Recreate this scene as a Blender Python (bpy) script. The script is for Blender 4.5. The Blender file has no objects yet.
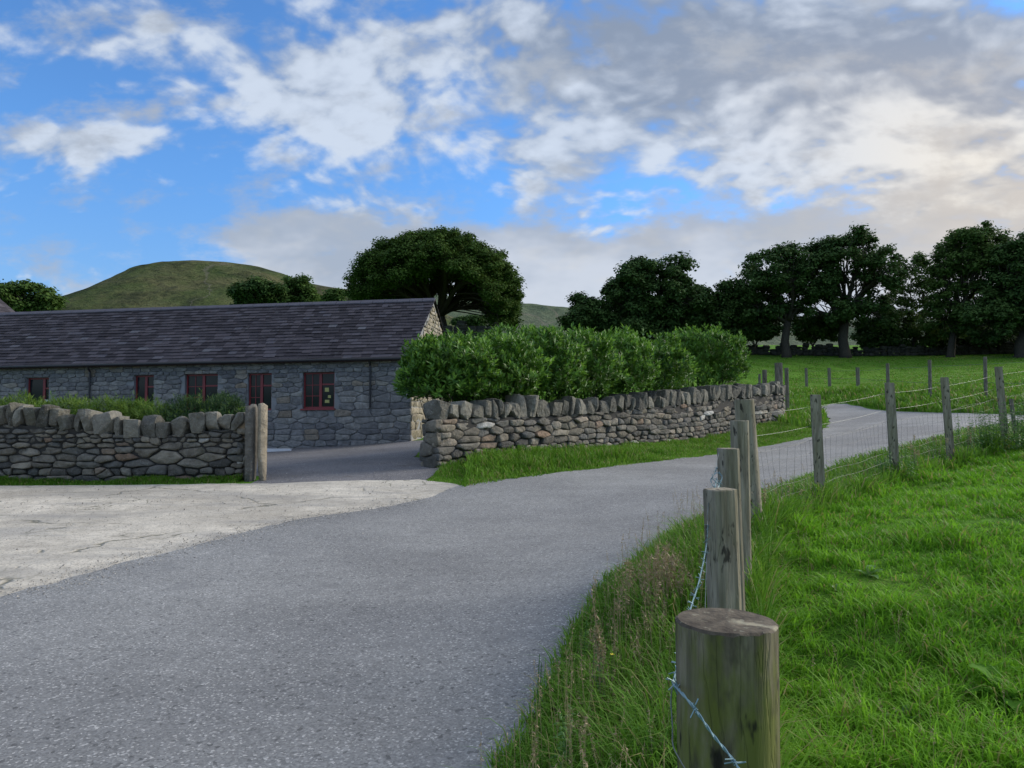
import bpy, bmesh, math, random
import numpy as np
from mathutils import Vector, noise, Matrix

R = math.radians
random.seed(7)
RNG = np.random.default_rng(11)
C = bpy.context.scene.collection

# ------------------------------------------------------------------ camera, sky, sun, exposure
EYE = 1.5
PITCH = R(2.4)
FPX = 740.0
sc = bpy.context.scene
cam_d = bpy.data.cameras.new('camera')
cam_d.sensor_width = 36.0
cam_d.lens = 36.0 * FPX / 1024.0
cam_d.clip_start = 0.05
cam_d.clip_end = 12000
cam = bpy.data.objects.new('camera', cam_d)
cam.location = (0, 0, EYE)
cam.rotation_euler = (math.pi / 2 + PITCH, 0, 0)
C.objects.link(cam)
sc.camera = cam

SUN_EL, SUN_AZ = R(24), R(68)         # azimuth from +Y towards +X
sun_d = bpy.data.lights.new('sun', 'SUN')
sun_d.energy = 3.0
sun_d.angle = R(30)
sun_d.color = (1.0, 0.90, 0.76)
sun = bpy.data.objects.new('sun', sun_d)
C.objects.link(sun)
sdir = Vector((math.sin(SUN_AZ) * math.cos(SUN_EL), math.cos(SUN_AZ) * math.cos(SUN_EL), math.sin(SUN_EL)))
sun.rotation_euler = sdir.to_track_quat('Z', 'Y').to_euler()
sc.view_settings.view_transform = 'Standard'
sc.view_settings.look = 'None'
sc.view_settings.gamma = 1
sc.view_settings.use_curve_mapping = False
EXPO = 0.6
sc.view_settings.exposure = EXPO
sc.cycles.max_bounces = 6
sc.cycles.diffuse_bounces = 3
sc.cycles.transparent_max_bounces = 8

world = bpy.data.worlds.new('World')
sc.world = world
world.use_nodes = True
world.cycles.sampling_method = 'MANUAL'
world.cycles.sample_map_resolution = 512


class NT:
    """small helper to write node trees as expressions"""
    def __init__(s, tree):
        s.t = tree; s.n = tree.nodes; s.l = tree.links

    def put(s, sock, v):
        if v is None: return
        if isinstance(v, bpy.types.NodeSocket): s.l.new(v, sock)
        elif isinstance(v, (tuple, list)) and len(v) == 3 and sock.type == 'RGBA': sock.default_value = (*v, 1)
        else: sock.default_value = v

    def math(s, op, a, b=None, c=None, clamp=False):
        n = s.n.new('ShaderNodeMath'); n.operation = op; n.use_clamp = clamp
        s.put(n.inputs[0], a); s.put(n.inputs[1], b); s.put(n.inputs[2], c)
        return n.outputs[0]

    def vmath(s, op, a, b=None):
        n = s.n.new('ShaderNodeVectorMath'); n.operation = op
        s.put(n.inputs[0], a)
        if b is not None: s.put(n.inputs[3] if op == 'SCALE' else n.inputs[1], b)
        return n.outputs[0]

    def mix(s, f, a, b, mode='MIX'):
        n = s.n.new('ShaderNodeMix'); n.data_type = 'RGBA'; n.blend_type = mode
        s.put(n.inputs[0], f); s.put(n.inputs[6], a); s.put(n.inputs[7], b)
        return n.outputs[2]

    def noise(s, vec, scale, detail=4, rough=0.55, dist=0.0, col=False):
        n = s.n.new('ShaderNodeTexNoise')
        s.put(n.inputs['Vector'], vec); s.put(n.inputs['Scale'], scale)
        n.inputs['Detail'].default_value = detail; n.inputs['Roughness'].default_value = rough
        n.inputs['Distortion'].default_value = dist
        return n.outputs[1] if col else n.outputs[0]

    def voronoi(s, vec, scale, feature='F1', out=0, rand=1.0):
        n = s.n.new('ShaderNodeTexVoronoi'); n.feature = feature
        s.put(n.inputs['Vector'], vec); n.inputs['Scale'].default_value = scale
        n.inputs['Randomness'].default_value = rand
        return n.outputs[out]

    def ramp(s, f, stops, interp='LINEAR'):
        n = s.n.new('ShaderNodeValToRGB'); n.color_ramp.interpolation = interp
        e = n.color_ramp.elements
        while len(e) < len(stops): e.new(0.5)
        for k, (p, c) in enumerate(stops):
            e[k].position = p
            e[k].color = (c, c, c, 1) if isinstance(c, (int, float)) else (*c, 1)
        s.put(n.inputs[0], f)
        return n.outputs[0]

    def smooth(s, x, a, b):
        n = s.n.new('ShaderNodeMapRange'); n.interpolation_type = 'SMOOTHSTEP'
        s.put(n.inputs[0], x); n.inputs[1].default_value = a; n.inputs[2].default_value = b
        return n.outputs[0]

    def mapping(s, vec, scale=(1, 1, 1), rot=(0, 0, 0), loc=(0, 0, 0)):
        n = s.n.new('ShaderNodeMapping'); s.put(n.inputs[0], vec)
        n.inputs[1].default_value = loc; n.inputs[2].default_value = rot; n.inputs[3].default_value = scale
        return n.outputs[0]

    def sep(s, v):
        n = s.n.new('ShaderNodeSeparateXYZ'); s.put(n.inputs[0], v); return n.outputs

    def comb(s, x, y, z):
        n = s.n.new('ShaderNodeCombineXYZ'); s.put(n.inputs[0], x); s.put(n.inputs[1], y); s.put(n.inputs[2], z)
        return n.outputs[0]


def build_sky():
    t = world.node_tree; t.nodes.clear(); N = NT(t)
    sky = t.nodes.new('ShaderNodeTexSky'); sky.sky_type = 'NISHITA'; sky.sun_disc = False
    sky.sun_elevation = SUN_EL; sky.sun_rotation = SUN_AZ
    sky.altitude = 200; sky.air_density = 1.0; sky.dust_density = 0.3; sky.ozone_density = 2.0
    tc = t.nodes.new('ShaderNodeTexCoord')
    x, y, z = N.sep(tc.outputs['Generated'])
    yy = N.math('MAXIMUM', y, 0.25)
    u = N.math('DIVIDE', x, yy); w = N.math('DIVIDE', z, yy)
    # cloud sheet seen in perspective: the noise lives on a horizontal layer
    zz = N.math('ADD', N.math('MULTIPLY', N.math('MAXIMUM', z, 0.0), 0.9), 0.34)
    q = N.comb(N.math('DIVIDE', x, zz), N.math('DIVIDE', y, zz), 0.0)
    qw = N.vmath('ADD', q, N.vmath('SCALE', N.vmath('SUBTRACT', N.noise(q, 1.3, 3, 0.5, col=True), (0.5, 0.5, 0.5)), 0.28))
    big = N.noise(N.vmath('ADD', qw, (3.1, 7.7, 0)), 1.15, 3, 0.5)
    qs = N.mapping(qw, (1.0, 1.15, 1.0), (0, 0, 0.5))
    fine = N.noise(N.vmath('ADD', qs, (13.1, 2.7, 0)), 3.6, 3, 0.5)
    puff = N.noise(N.vmath('ADD', qs, (1.1, 8.7, 3)), 8.0, 2, 0.5)
    cell = N.math('MULTIPLY', N.math('SUBTRACT', N.noise(qs, 15.0, 2, 0.45), 0.5), 1.5)
    tiny = N.noise(qs, 32.0, 3, 0.6)

    def blob(px, py, rx, ry, amp, ang=0.0):
        cu, cw = (px - 512) / FPX, (415 - py) / FPX
        du = N.math('SUBTRACT', u, cu); dw = N.math('SUBTRACT', w, cw)
        if ang:
            ca, sa = math.cos(R(ang)), math.sin(R(ang))
            du, dw = (N.math('ADD', N.math('MULTIPLY', du, ca), N.math('MULTIPLY', dw, sa)),
                      N.math('SUBTRACT', N.math('MULTIPLY', dw, ca), N.math('MULTIPLY', du, sa)))
        du = N.math('MULTIPLY', du, FPX / rx); dw = N.math('MULTIPLY', dw, FPX / ry)
        r2 = N.math('ADD', N.math('MULTIPLY', du, du), N.math('MULTIPLY', dw, dw))
        return N.math('MULTIPLY', N.math('EXPONENT', N.math('MULTIPLY', r2, -1.0)), amp)

    def total(bl, start):
        s = start
        for b in bl: s = N.math('ADD', s, blob(*b))
        return s

    # high white / grey broken sheet
    K = 10.0 / 2 ** EXPO
    def kc(*c): return tuple(v * K for v in c)
    cov = total(SKY_COVER, -0.20)
    nz = N.math('ADD', N.math('MULTIPLY', N.math('SUBTRACT', fine, 0.5), 2.3), N.math('MULTIPLY', N.math('SUBTRACT', puff, 0.5), 1.7))
    nz = N.math('ADD', nz, N.math('ADD', N.math('MULTIPLY', cell, 1.6), N.math('MULTIPLY', N.math('SUBTRACT', tiny, 0.5), 0.9)))
    dens = N.math('ADD', cov, nz)
    dens = N.math('ADD', dens, N.math('MULTIPLY', N.math('SUBTRACT', big, 0.5), 0.8))
    a1 = N.math('MULTIPLY', N.smooth(dens, -0.30, 0.85), 0.93)
    grey = total(SKY_GREY, 0.20)
    grey = N.math('ADD', grey, N.math('MULTIPLY', N.math('SUBTRACT', big, 0.5), 1.0))
    grey = N.math('SUBTRACT', grey, N.math('MULTIPLY', N.math('SUBTRACT', puff, 0.5), 2.2))
    grey = N.math('SUBTRACT', grey, N.math('MULTIPLY', N.math('SUBTRACT', fine, 0.5), 0.9))
    grey = N.math('SUBTRACT', grey, N.math('ADD', N.math('MULTIPLY', cell, 1.6), N.math('MULTIPLY', N.math('SUBTRACT', tiny, 0.5), 0.7)))
    g = N.smooth(grey, -0.55, 0.85)
    warm = N.math('MINIMUM', total(SKY_WARM, 0.0), 1.0)
    white = N.mix(warm, kc(.66, .74, .86), kc(.93, .86, .74))
    dark = N.mix(warm, kc(.27, .33, .43), kc(.44, .43, .43))
    c1 = N.mix(g, white, dark)
    # low grey bank in front
    cov2 = total(SKY_LOW, -0.30)
    uw = N.vmath('ADD', N.comb(u, N.math('MULTIPLY', w, 1.9), 0.0), (5, 1, 0))
    ln = N.noise(uw, 6.5, 5, 0.62)
    d2 = N.math('ADD', cov2, N.math('MULTIPLY', N.math('SUBTRACT', ln, 0.5), 3.0))
    a2 = N.math('MULTIPLY', N.smooth(d2, -0.35, 0.45), 0.92)
    sh = N.noise(N.vmath('ADD', uw, (4, 3, 0)), 4.5, 4, 0.6)
    lowc = N.mix(N.smooth(N.math('SUBTRACT', sh, N.math('MULTIPLY', N.math('SUBTRACT', w, 0.2), 1.2)), 0.36, 0.66), kc(.41, .465, .555), kc(.64, .68, .75))
    lowc = N.mix(N.math('MULTIPLY', warm, .8), lowc, kc(.68, .62, .56))
    base = N.mix(1.0, sky.outputs[0], N.mix(N.smooth(z, -0.05, 0.34), (0.62, 0.66, 0.84), SKY_TINT), 'MULTIPLY')
    col = N.mix(a1, base, c1)
    col = N.mix(a2, col, lowc)
    # unseen sky overhead and behind the camera brightened, as added fill for the ground
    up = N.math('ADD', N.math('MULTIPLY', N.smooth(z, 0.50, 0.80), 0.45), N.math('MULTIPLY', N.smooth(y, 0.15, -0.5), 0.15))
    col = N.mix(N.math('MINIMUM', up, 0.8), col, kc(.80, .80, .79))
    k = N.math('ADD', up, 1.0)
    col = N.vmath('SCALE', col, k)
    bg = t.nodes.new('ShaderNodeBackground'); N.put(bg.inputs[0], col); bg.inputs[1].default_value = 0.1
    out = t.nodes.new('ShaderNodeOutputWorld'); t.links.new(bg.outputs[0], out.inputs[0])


SKY_TINT = (0.66, 1.06, 1.48)
SKY_COVER = [(78, 140, 85, 20, 1.15), (350, 120, 105, 75, .95, -25), (280, 60, 130, 50, 0.45), (560, 30, 140, 80, 0.5),
             (730, 50, 250, 85, 0.95), (930, 60, 180, 90, 0.9), (580, 145, 120, 40, 0.7), (930, 180, 150, 70, 1.2), (790, 120, 140, 40, 0.4),
             (450, 70, 90, 60, 0.25), (110, 25, 150, 30, 0.2), (690, 210, 90, 24, -0.6), (40, 220, 130, 50, -0.7), (50, 70, 90, 35, -0.45), (170, 200, 70, 40, -0.45),
             (480, 180, 45, 40, -0.6), (460, 120, 25, 60, -0.3), (-400, 100, 300, 150, 0.2), (1400, 150, 350, 250, 0.7)]
SKY_GREY = [(700, 55, 130, 50, 0.65), (600, 15, 120, 30, 0.3), (980, 45, 100, 40, 0.5), (930, 160, 140, 60, -0.6), (350, 130, 120, 80, -0.65),
            (600, 140, 110, 40, -0.4), (80, 140, 90, 30, -0.3), (880, 130, 120, 40, -0.2), (1500, 150, 400, 300, 0.5)]
SKY_WARM = [(980, 190, 170, 110, 0.85), (860, 80, 220, 70, 0.3), (1300, 200, 300, 200, 0.5), (640, 230, 90, 30, 0.2)]
SKY_LOW = [(280, 234, 110, 20, 0.75), (420, 262, 130, 34, 0.7), (560, 244, 150, 32, 0.7), (560, 290, 160, 34, 0.5), (730, 240, 100, 28, 0.7), (930, 232, 150, 34, 0.8),
           (900, 290, 300, 50, 0.4), (1300, 200, 250, 100, 0.7), (655, 260, 40, 18, -0.6), (745, 272, 50, 16, -0.5), (620, 305, 220, 35, 0.8), (850, 290, 250, 40, 0.5), (400, 300, 120, 30, 0.4), (330, 262, 120, 25, 0.3), (830, 265, 120, 30, 0.3)]
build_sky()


# ------------------------------------------------------------------ helpers
def P(px, py, Y):
    """world point seen at a given place of the view, at distance Y"""
    u = (px - 512) / FPX; v = (384 - py) / FPX
    d = (u, math.cos(PITCH) - v * math.sin(PITCH), math.sin(PITCH) + v * math.cos(PITCH))
    t = Y / d[1]
    return Vector((d[0] * t, Y, EYE + d[2] * t))


class MB:
    """collects vertices and faces; built as ONE mesh object"""
    def __init__(s):
        s.v = []; s.f = {3: [], 4: []}; s.n = 0; s.poly = []; s.col = []

    def add(s, V, F, col=None):
        V = np.asarray(V, float).reshape(-1, 3)
        s.v.append(V)
        if isinstance(F, np.ndarray):
            s.f[F.shape[1]].append(F + s.n)
        else:
            for f in F:
                if len(f) in (3, 4): s.f[len(f)].append(np.array([f]) + s.n)
                else: s.poly.append([i + s.n for i in f])
        s.n += len(V)

    def box(s, c, size, rot=None):
        c = np.array(c, float); h = np.array(size, float) / 2
        V = np.array([[x, y, z] for x in (-1, 1) for y in (-1, 1) for z in (-1, 1)]) * h
        if rot is not None: V = V @ np.array(rot).T
        s.add(V + c, np.array([[0, 1, 3, 2], [4, 6, 7, 5], [0, 4, 5, 1], [2, 3, 7, 6], [0, 2, 6, 4], [1, 5, 7, 3]]))

    def tube(s, pts, rad, seg=8, cap=True):
        pts = np.array([list(p) for p in pts], float); n = len(pts)
        rad = np.broadcast_to(np.array(rad, float), (n,))
        T = np.gradient(pts, axis=0); T /= (np.linalg.norm(T, axis=1, keepdims=True) + 1e-9)
        up = np.array([0.13, 0.31, 0.94]) if abs(T[0][2]) < 0.8 else np.array([0.95, 0.2, 0.1])
        V = []
        for i in range(n):
            a = np.cross(T[i], up); a /= np.linalg.norm(a) + 1e-9; b = np.cross(T[i], a)
            for k in range(seg):
                th = 2 * math.pi * k / seg
                V.append(pts[i] + rad[i] * (math.cos(th) * a + math.sin(th) * b))
        F = []
        for i in range(n - 1):
            for k in range(seg):
                k2 = (k + 1) % seg
                F.append((i * seg + k, i * seg + k2, (i + 1) * seg + k2, (i + 1) * seg + k))
        F = np.array(F)
        base = s.n
        s.add(V, F)
        if cap:
            s.poly.append([base + k for k in range(seg)][::-1]); s.poly.append([base + (n - 1) * seg + k for k in range(seg)])

    def arrays(s):
        return np.concatenate(s.v) if s.v else np.zeros((0, 3))

    def build(s, name, mat, parent=None, origin=None, smooth=False, hide=False):
        V = s.arrays()
        if parent is not None: origin = parent_origin(parent)
        elif origin is None: origin = Vector((float(V[:, 0].mean()), float(V[:, 1].mean()), float(V[:, 2].min())))
        V = V - np.array(origin)
        me = bpy.data.meshes.new(name)
        tri = np.concatenate(s.f[3]) if s.f[3] else np.zeros((0, 3), int)
        quad = np.concatenate(s.f[4]) if s.f[4] else np.zeros((0, 4), int)
        loops = np.concatenate([tri.ravel(), quad.ravel()] + ([np.array([i for p in s.poly for i in p])] if s.poly else [])).astype(np.int32)
        tot = np.concatenate([np.full(len(tri), 3), np.full(len(quad), 4), np.array([len(p) for p in s.poly], int)]).astype(np.int32)
        start = (np.cumsum(tot) - tot).astype(np.int32)
        me.vertices.add(len(V)); me.vertices.foreach_set('co', V.astype(np.float32).ravel())
        me.loops.add(len(loops)); me.loops.foreach_set('vertex_index', loops)
        me.polygons.add(len(tot)); me.polygons.foreach_set('loop_start', start); me.polygons.foreach_set('loop_total', tot)
        me.polygons.foreach_set('use_smooth', np.full(len(tot), bool(smooth)))
        me.update(calc_edges=True); me.validate()
        me.materials.append(mat)
        o = bpy.data.objects.new(name, me); C.objects.link(o)
        if parent is not None:
            o.parent = parent; o.location = (0, 0, 0)
        else:
            o.location = origin
        return o


def parent_origin(p):
    o = Vector((0, 0, 0))
    while p is not None:
        o += Vector(p.location); p = p.parent
    return o


def tag(o, label=None, cat=None, group=None, kind=None):
    if label: o['label'] = label
    if cat: o['category'] = cat
    if group: o['group'] = group
    if kind: o['kind'] = kind
    return o


def thing(name, label, cat, loc, group=None):
    o = bpy.data.objects.new(name, None); o.empty_display_size = 0.2
    C.objects.link(o); o.location = loc
    return tag(o, label, cat, group)


# ------------------------------------------------------------------ materials
def material(name):
    m = bpy.data.materials.new(name); m.use_nodes = True
    t = m.node_tree; N = NT(t)
    b = t.nodes['Principled BSDF']
    return m, N, b


def coords(N, kind='Object'):
    n = N.n.new('ShaderNodeTexCoord'); return n.outputs[kind]


def world_pos(N):
    return N.n.new('ShaderNodeNewGeometry').outputs['Position']


def island(N):
    return N.n.new('ShaderNodeNewGeometry').outputs['Random Per Island']


def bump(N, b, h, strength=0.5, dist=0.02):
    n = N.n.new('ShaderNodeBump'); n.inputs['Strength'].default_value = strength; n.inputs['Distance'].default_value = dist
    N.put(n.inputs['Height'], h); N.l.new(n.outputs[0], b.inputs['Normal'])


def plain(name, col, rough=0.7, metal=0.0, var=0.15, scale=8.0):
    m, N, b = material(name)
    n = N.noise(world_pos(N), scale, 4)
    k = N.math('ADD', N.math('MULTIPLY', n, 2 * var), 1 - var)
    c = N.mix(1.0, col, N.comb(k, k, k), 'MULTIPLY')
    N.put(b.inputs['Base Color'], c); b.inputs['Roughness'].default_value = rough; b.inputs['Metallic'].default_value = metal
    return m


def mat_stone(name, stops, lichen=0.4, scale=9.0, spec=0.25, moss=0.3):
    m, N, b = material(name)
    p = world_pos(N); r = island(N)
    c = N.ramp(r, stops)
    off = N.vmath('ADD', p, N.vmath('SCALE', N.comb(r, r, r), 37.0))
    n1 = N.noise(off, scale, 6, 0.62); n2 = N.noise(off, scale * 4.5, 5, 0.65); n3 = N.noise(p, 2.1, 4)
    k = N.math('ADD', 0.15, N.math('MULTIPLY', n1, 1.75))
    c = N.mix(1.0, c, N.comb(k, k, k), 'MULTIPLY')
    c = N.mix(N.math('MULTIPLY', N.smooth(n2, 0.57, 0.70), lichen), c, (0.38, 0.39, 0.34))
    c = N.mix(N.math('MULTIPLY', N.smooth(N.noise(off, 3.3, 5, 0.6), 0.55, 0.75), 0.45), c, (0.07, 0.065, 0.055))
    c = N.mix(N.math('MULTIPLY', N.smooth(n3, 0.55, 0.75), moss), c, (0.06, 0.07, 0.03))
    N.put(b.inputs['Base Color'], c); b.inputs['Roughness'].default_value = 0.9
    b.inputs['Specular IOR Level'].default_value = spec
    bump(N, b, N.math('ADD', n1, N.math('MULTIPLY', n2, 0.6)), 1.0, 0.06)
    return m


def mat_leaf(name, lo, hi, tip=None, trans=0.25, rough=0.55, pscale=0.6, spec=0.3):
    m, N, b = material(name)
    r = island(N); p = world_pos(N)
    n = N.noise(p, pscale, 3)
    f = N.math('ADD', N.math('MULTIPLY', r, 0.55), N.math('MULTIPLY', N.smooth(n, 0.3, 0.7), 0.45))
    c = N.mix(f, lo, hi)
    if tip: c = N.mix(N.smooth(r, 0.89, 0.93), c, tip)
    N.put(b.inputs['Base Color'], c); b.inputs['Roughness'].default_value = rough
    b.inputs['Specular IOR Level'].default_value = spec
    tr = N.n.new('ShaderNodeBsdfTranslucent'); N.put(tr.inputs[0], c)
    mx = N.n.new('ShaderNodeMixShader'); mx.inputs[0].default_value = trans
    N.l.new(b.outputs[0], mx.inputs[1]); N.l.new(tr.outputs[0], mx.inputs[2])
    out = [n for n in N.n if n.type == 'OUTPUT_MATERIAL'][0]
    N.l.new(mx.outputs[0], out.inputs[0])
    return m


def mat_wood(name, base, dark, green, gamt=0.5, warm=None):
    m, N, b = material(name)
    p = coords(N)
    ps = N.mapping(p, (24, 24, 3.0)); pf = N.mapping(p, (120, 120, 9))
    n1 = N.noise(ps, 1.0, 5, 0.6); n2 = N.noise(pf, 1.0, 4, 0.6); n3 = N.noise(N.mapping(p, (11, 11, 3.5)), 1.0, 5, 0.6)
    c = N.mix(N.smooth(n1, 0.30, 0.68), dark, base)
    c = N.mix(N.math('MULTIPLY', N.smooth(n2, 0.5, 0.72), 0.55), c, dark)
    c = N.mix(N.math('MULTIPLY', N.smooth(n3, 0.40, 0.60), gamt), c, green)
    c = N.mix(N.math('MULTIPLY', N.smooth(N.noise(N.mapping(p, (17, 17, 7), loc=(3, 1, 2)), 1.0, 4, 0.6), 0.52, 0.66), gamt * .8), c, dark)
    spots = N.noise(N.mapping(p, (30, 30, 11)), 1.0, 3, 0.5)
    c = N.mix(N.math('MULTIPLY', N.smooth(spots, 0.62, 0.69), 0.85), c, (0.012, 0.010, 0.008))
    crk_m = N.smooth(N.noise(N.mapping(p, (14, 14, 4)), 1.0, 2), 0.48, 0.62)
    crack = N.math('ABSOLUTE', N.math('SUBTRACT', N.noise(N.mapping(p, (34, 34, 2.6)), 1.0, 3, 0.5), 0.5))
    c = N.mix(N.math('MULTIPLY', N.math('MULTIPLY', N.smooth(crack, 0.012, 0.0), crk_m), 0.8), c, (0.02, 0.017, 0.013))
    N.put(b.inputs['Base Color'], c); b.inputs['Roughness'].default_value = 0.85
    b.inputs['Specular IOR Level'].default_value = 0.2
    bump(N, b, N.math('ADD', n2, N.math('MULTIPLY', N.smooth(crack, 0.0, 0.02), 0.8)), 0.7, 0.004)
    return m


def mat_endgrain():
    m, N, b = material('end_grain')
    p = coords(N); x, y, z = N.sep(p)
    nn = N.noise(p, 22, 4, 0.6)
    r = N.math('SQRT', N.math('ADD', N.math('MULTIPLY', x, x), N.math('MULTIPLY', y, y)))
    ring = N.math('SINE', N.math('ADD', N.math('MULTIPLY', r, 900), N.math('MULTIPLY', nn, 6)))
    c = N.mix(N.smooth(nn, 0.3, 0.7), (0.045, 0.036, 0.026), (0.125, 0.104, 0.074))
        # a pale split running to the rim with lichen
    sx = N.math('ADD', N.math('MULTIPLY', y, 0.9), N.math('ADD', N.math('MULTIPLY', x, 0.5), N.math('MULTIPLY', N.math('SUBTRACT', nn, 0.5), 0.05)))
    m1 = N.math('MULTIPLY', N.smooth(N.math('ABSOLUTE', sx), 0.013, 0.003), N.smooth(x, 0.0, 0.02))
    c = N.mix(N.math('MULTIPLY', m1, 0.75), c, (0.32, 0.29, 0.20))
    c = N.mix(N.math('MULTIPLY', N.smooth(N.noise(p, 60, 3), 0.60, 0.68), 0.5), c, (0.25, 0.24, 0.17))
    N.put(b.inputs['Base Color'], c); b.inputs['Roughness'].default_value = 0.9
    b.inputs['Specular IOR Level'].default_value = 0.2
    bump(N, b, N.math('ADD', nn, N.noise(p, 90, 3)), 0.6, 0.004)
    return m


def mat_asphalt(name, lo, hi, patch, chips=0.5, aggregate=270):
    m, N, b = material(name)
    p = world_pos(N)
    v = N.voronoi(p, aggregate / 2.6, 'F1', 1)
    vx = N.sep(v)[0]
    v2 = N.sep(N.voronoi(p, aggregate / 5.5, 'F1', 1))[1]
    n = N.noise(p, 0.45, 4, 0.5); n2 = N.noise(p, 9, 5, 0.6); n3 = N.noise(N.mapping(p, (1, 1, 1), (0, 0, 0)), 2.2, 4)
    c = N.mix(N.smooth(n, 0.35, 0.65), lo, hi)
    g = N.math('ADD', 0.62, N.math('MULTIPLY', vx, 0.80))
    c = N.mix(chips, c, N.mix(1.0, c, N.comb(g, g, g), 'MULTIPLY'))
    c = N.mix(N.math('MULTIPLY', N.smooth(vx, 0.90, 0.97), chips * 0.8), c, (0.46, 0.45, 0.42))
    c = N.mix(N.math('MULTIPLY', N.smooth(v2, 0.955, 0.975), 0.5), c, (0.03, 0.03, 0.03))
    k = N.math('ADD', 0.80, N.math('MULTIPLY', n2, 0.4))
    c = N.mix(1.0, c, N.comb(k, k, k), 'MULTIPLY')
    c = N.mix(N.math('MULTIPLY', N.smooth(n3, 0.56, 0.74), 0.5), c, patch)
    wear = N.noise(N.mapping(p, (.45, 1.5, 1), (0, 0, -.6)), 0.8, 4, 0.55)
    kw = N.math('ADD', 0.91, N.math('MULTIPLY', N.smooth(wear, .3, .7), 0.16))
    c = N.mix(1.0, c, N.comb(kw, kw, kw), 'MULTIPLY')
    N.put(b.inputs['Base Color'], c); b.inputs['Roughness'].default_value = 0.85
    b.inputs['Specular IOR Level'].default_value = 0.3
    bump(N, b, N.math('ADD', vx, N.math('MULTIPLY', n2, 1.0)), 0.35, 0.006)
    return m


def mat_apron():
    m, N, b = material('worn_concrete')
    p = world_pos(N)
    w = N.vmath('ADD', p, N.vmath('SCALE', N.noise(p, 1.2, 4, 0.6, col=True), 0.9))
    crk = N.voronoi(w, 0.42, 'DISTANCE_TO_EDGE', 0)
    crk2 = N.voronoi(w, 1.3, 'DISTANCE_TO_EDGE', 0)
    n = N.noise(p, 0.5, 5, 0.6); n2 = N.noise(p, 6, 6, 0.65); n3 = N.noise(N.mapping(p, (0.6, 2.2, 1)), 1.1, 4, 0.6)
    vx = N.sep(N.voronoi(p, 75, 'F1', 1))[0]
    c = N.mix(N.smooth(n, 0.35, 0.65), (0.37, 0.335, 0.27), (0.54, 0.495, 0.405))
    k = N.math('ADD', 0.50, N.math('MULTIPLY', n2, 0.95))
    c = N.mix(1.0, c, N.comb(k, k, k), 'MULTIPLY')
    g = N.math('ADD', 0.75, N.math('MULTIPLY', vx, 0.5))
    c = N.mix(0.6, c, N.mix(1.0, c, N.comb(g, g, g), 'MULTIPLY'))
    c = N.mix(N.math('MULTIPLY', N.smooth(n3, 0.48, 0.70), 0.6), c, (0.27, 0.26, 0.235))
    c = N.mix(N.math('MULTIPLY', N.smooth(vx, .90, .95), .75), c, (0.12, 0.11, 0.095))
    big_ = N.noise(N.mapping(p, (0.5, 1.6, 1)), 0.55, 5, 0.65)
    c = N.mix(N.math('MULTIPLY', N.smooth(big_, 0.50, 0.66), 0.65), c, (0.25, 0.235, 0.205))
    crm = N.math('MULTIPLY', N.smooth(crk, 0.016, 0.0), N.smooth(N.noise(p, 1.1, 3), 0.48, 0.6))
    crm2 = N.math('MULTIPLY', N.smooth(crk2, 0.03, 0.0), N.smooth(N.noise(p, 0.8, 3), 0.54, 0.66))
    c = N.mix(N.math('MULTIPLY', N.math('MAXIMUM', crm, crm2), 0.9), c, (0.13, 0.125, 0.09))
    N.put(b.inputs['Base Color'], c); b.inputs['Roughness'].default_value = 0.9
    b.inputs['Specular IOR Level'].default_value = 0.25
    bump(N, b, N.math('SUBTRACT', n2, N.math('MULTIPLY', crm, 2.0)), 0.5, 0.012)
    return m


def mat_ground():
    m, N, b = material('pasture')
    p = world_pos(N)
    n = N.noise(p, 0.09, 4, 0.55); n2 = N.noise(N.mapping(p, (1.0, 1.0, 1.0)), 1.3, 5, 0.65); n3 = N.noise(p, 14, 4, 0.7)
    n4 = N.noise(N.mapping(p, (0.25, 1.0, 1)), 0.6, 4, 0.6)
    c = N.mix(N.smooth(n, 0.35, 0.65), (0.064, 0.160, 0.013), (0.105, 0.225, 0.022))
    c = N.mix(N.math('MULTIPLY', N.smooth(n2, 0.45, 0.72), 0.6), c, (0.032, 0.078, 0.012))
    c = N.mix(N.math('MULTIPLY', N.smooth(n4, 0.47, 0.68), 0.65), c, (0.125, 0.20, 0.035))
    k = N.math('ADD', 0.5, N.math('MULTIPLY', n3, 1.0))
    c = N.mix(1.0, c, N.comb(k, k, k), 'MULTIPLY')
    N.put(b.inputs['Base Color'], c); b.inputs['Roughness'].default_value = 0.95
    b.inputs['Specular IOR Level'].default_value = 0.05
    bump(N, b, N.math('ADD', n2, n3), 0.8, 0.10)
    return m


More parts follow.
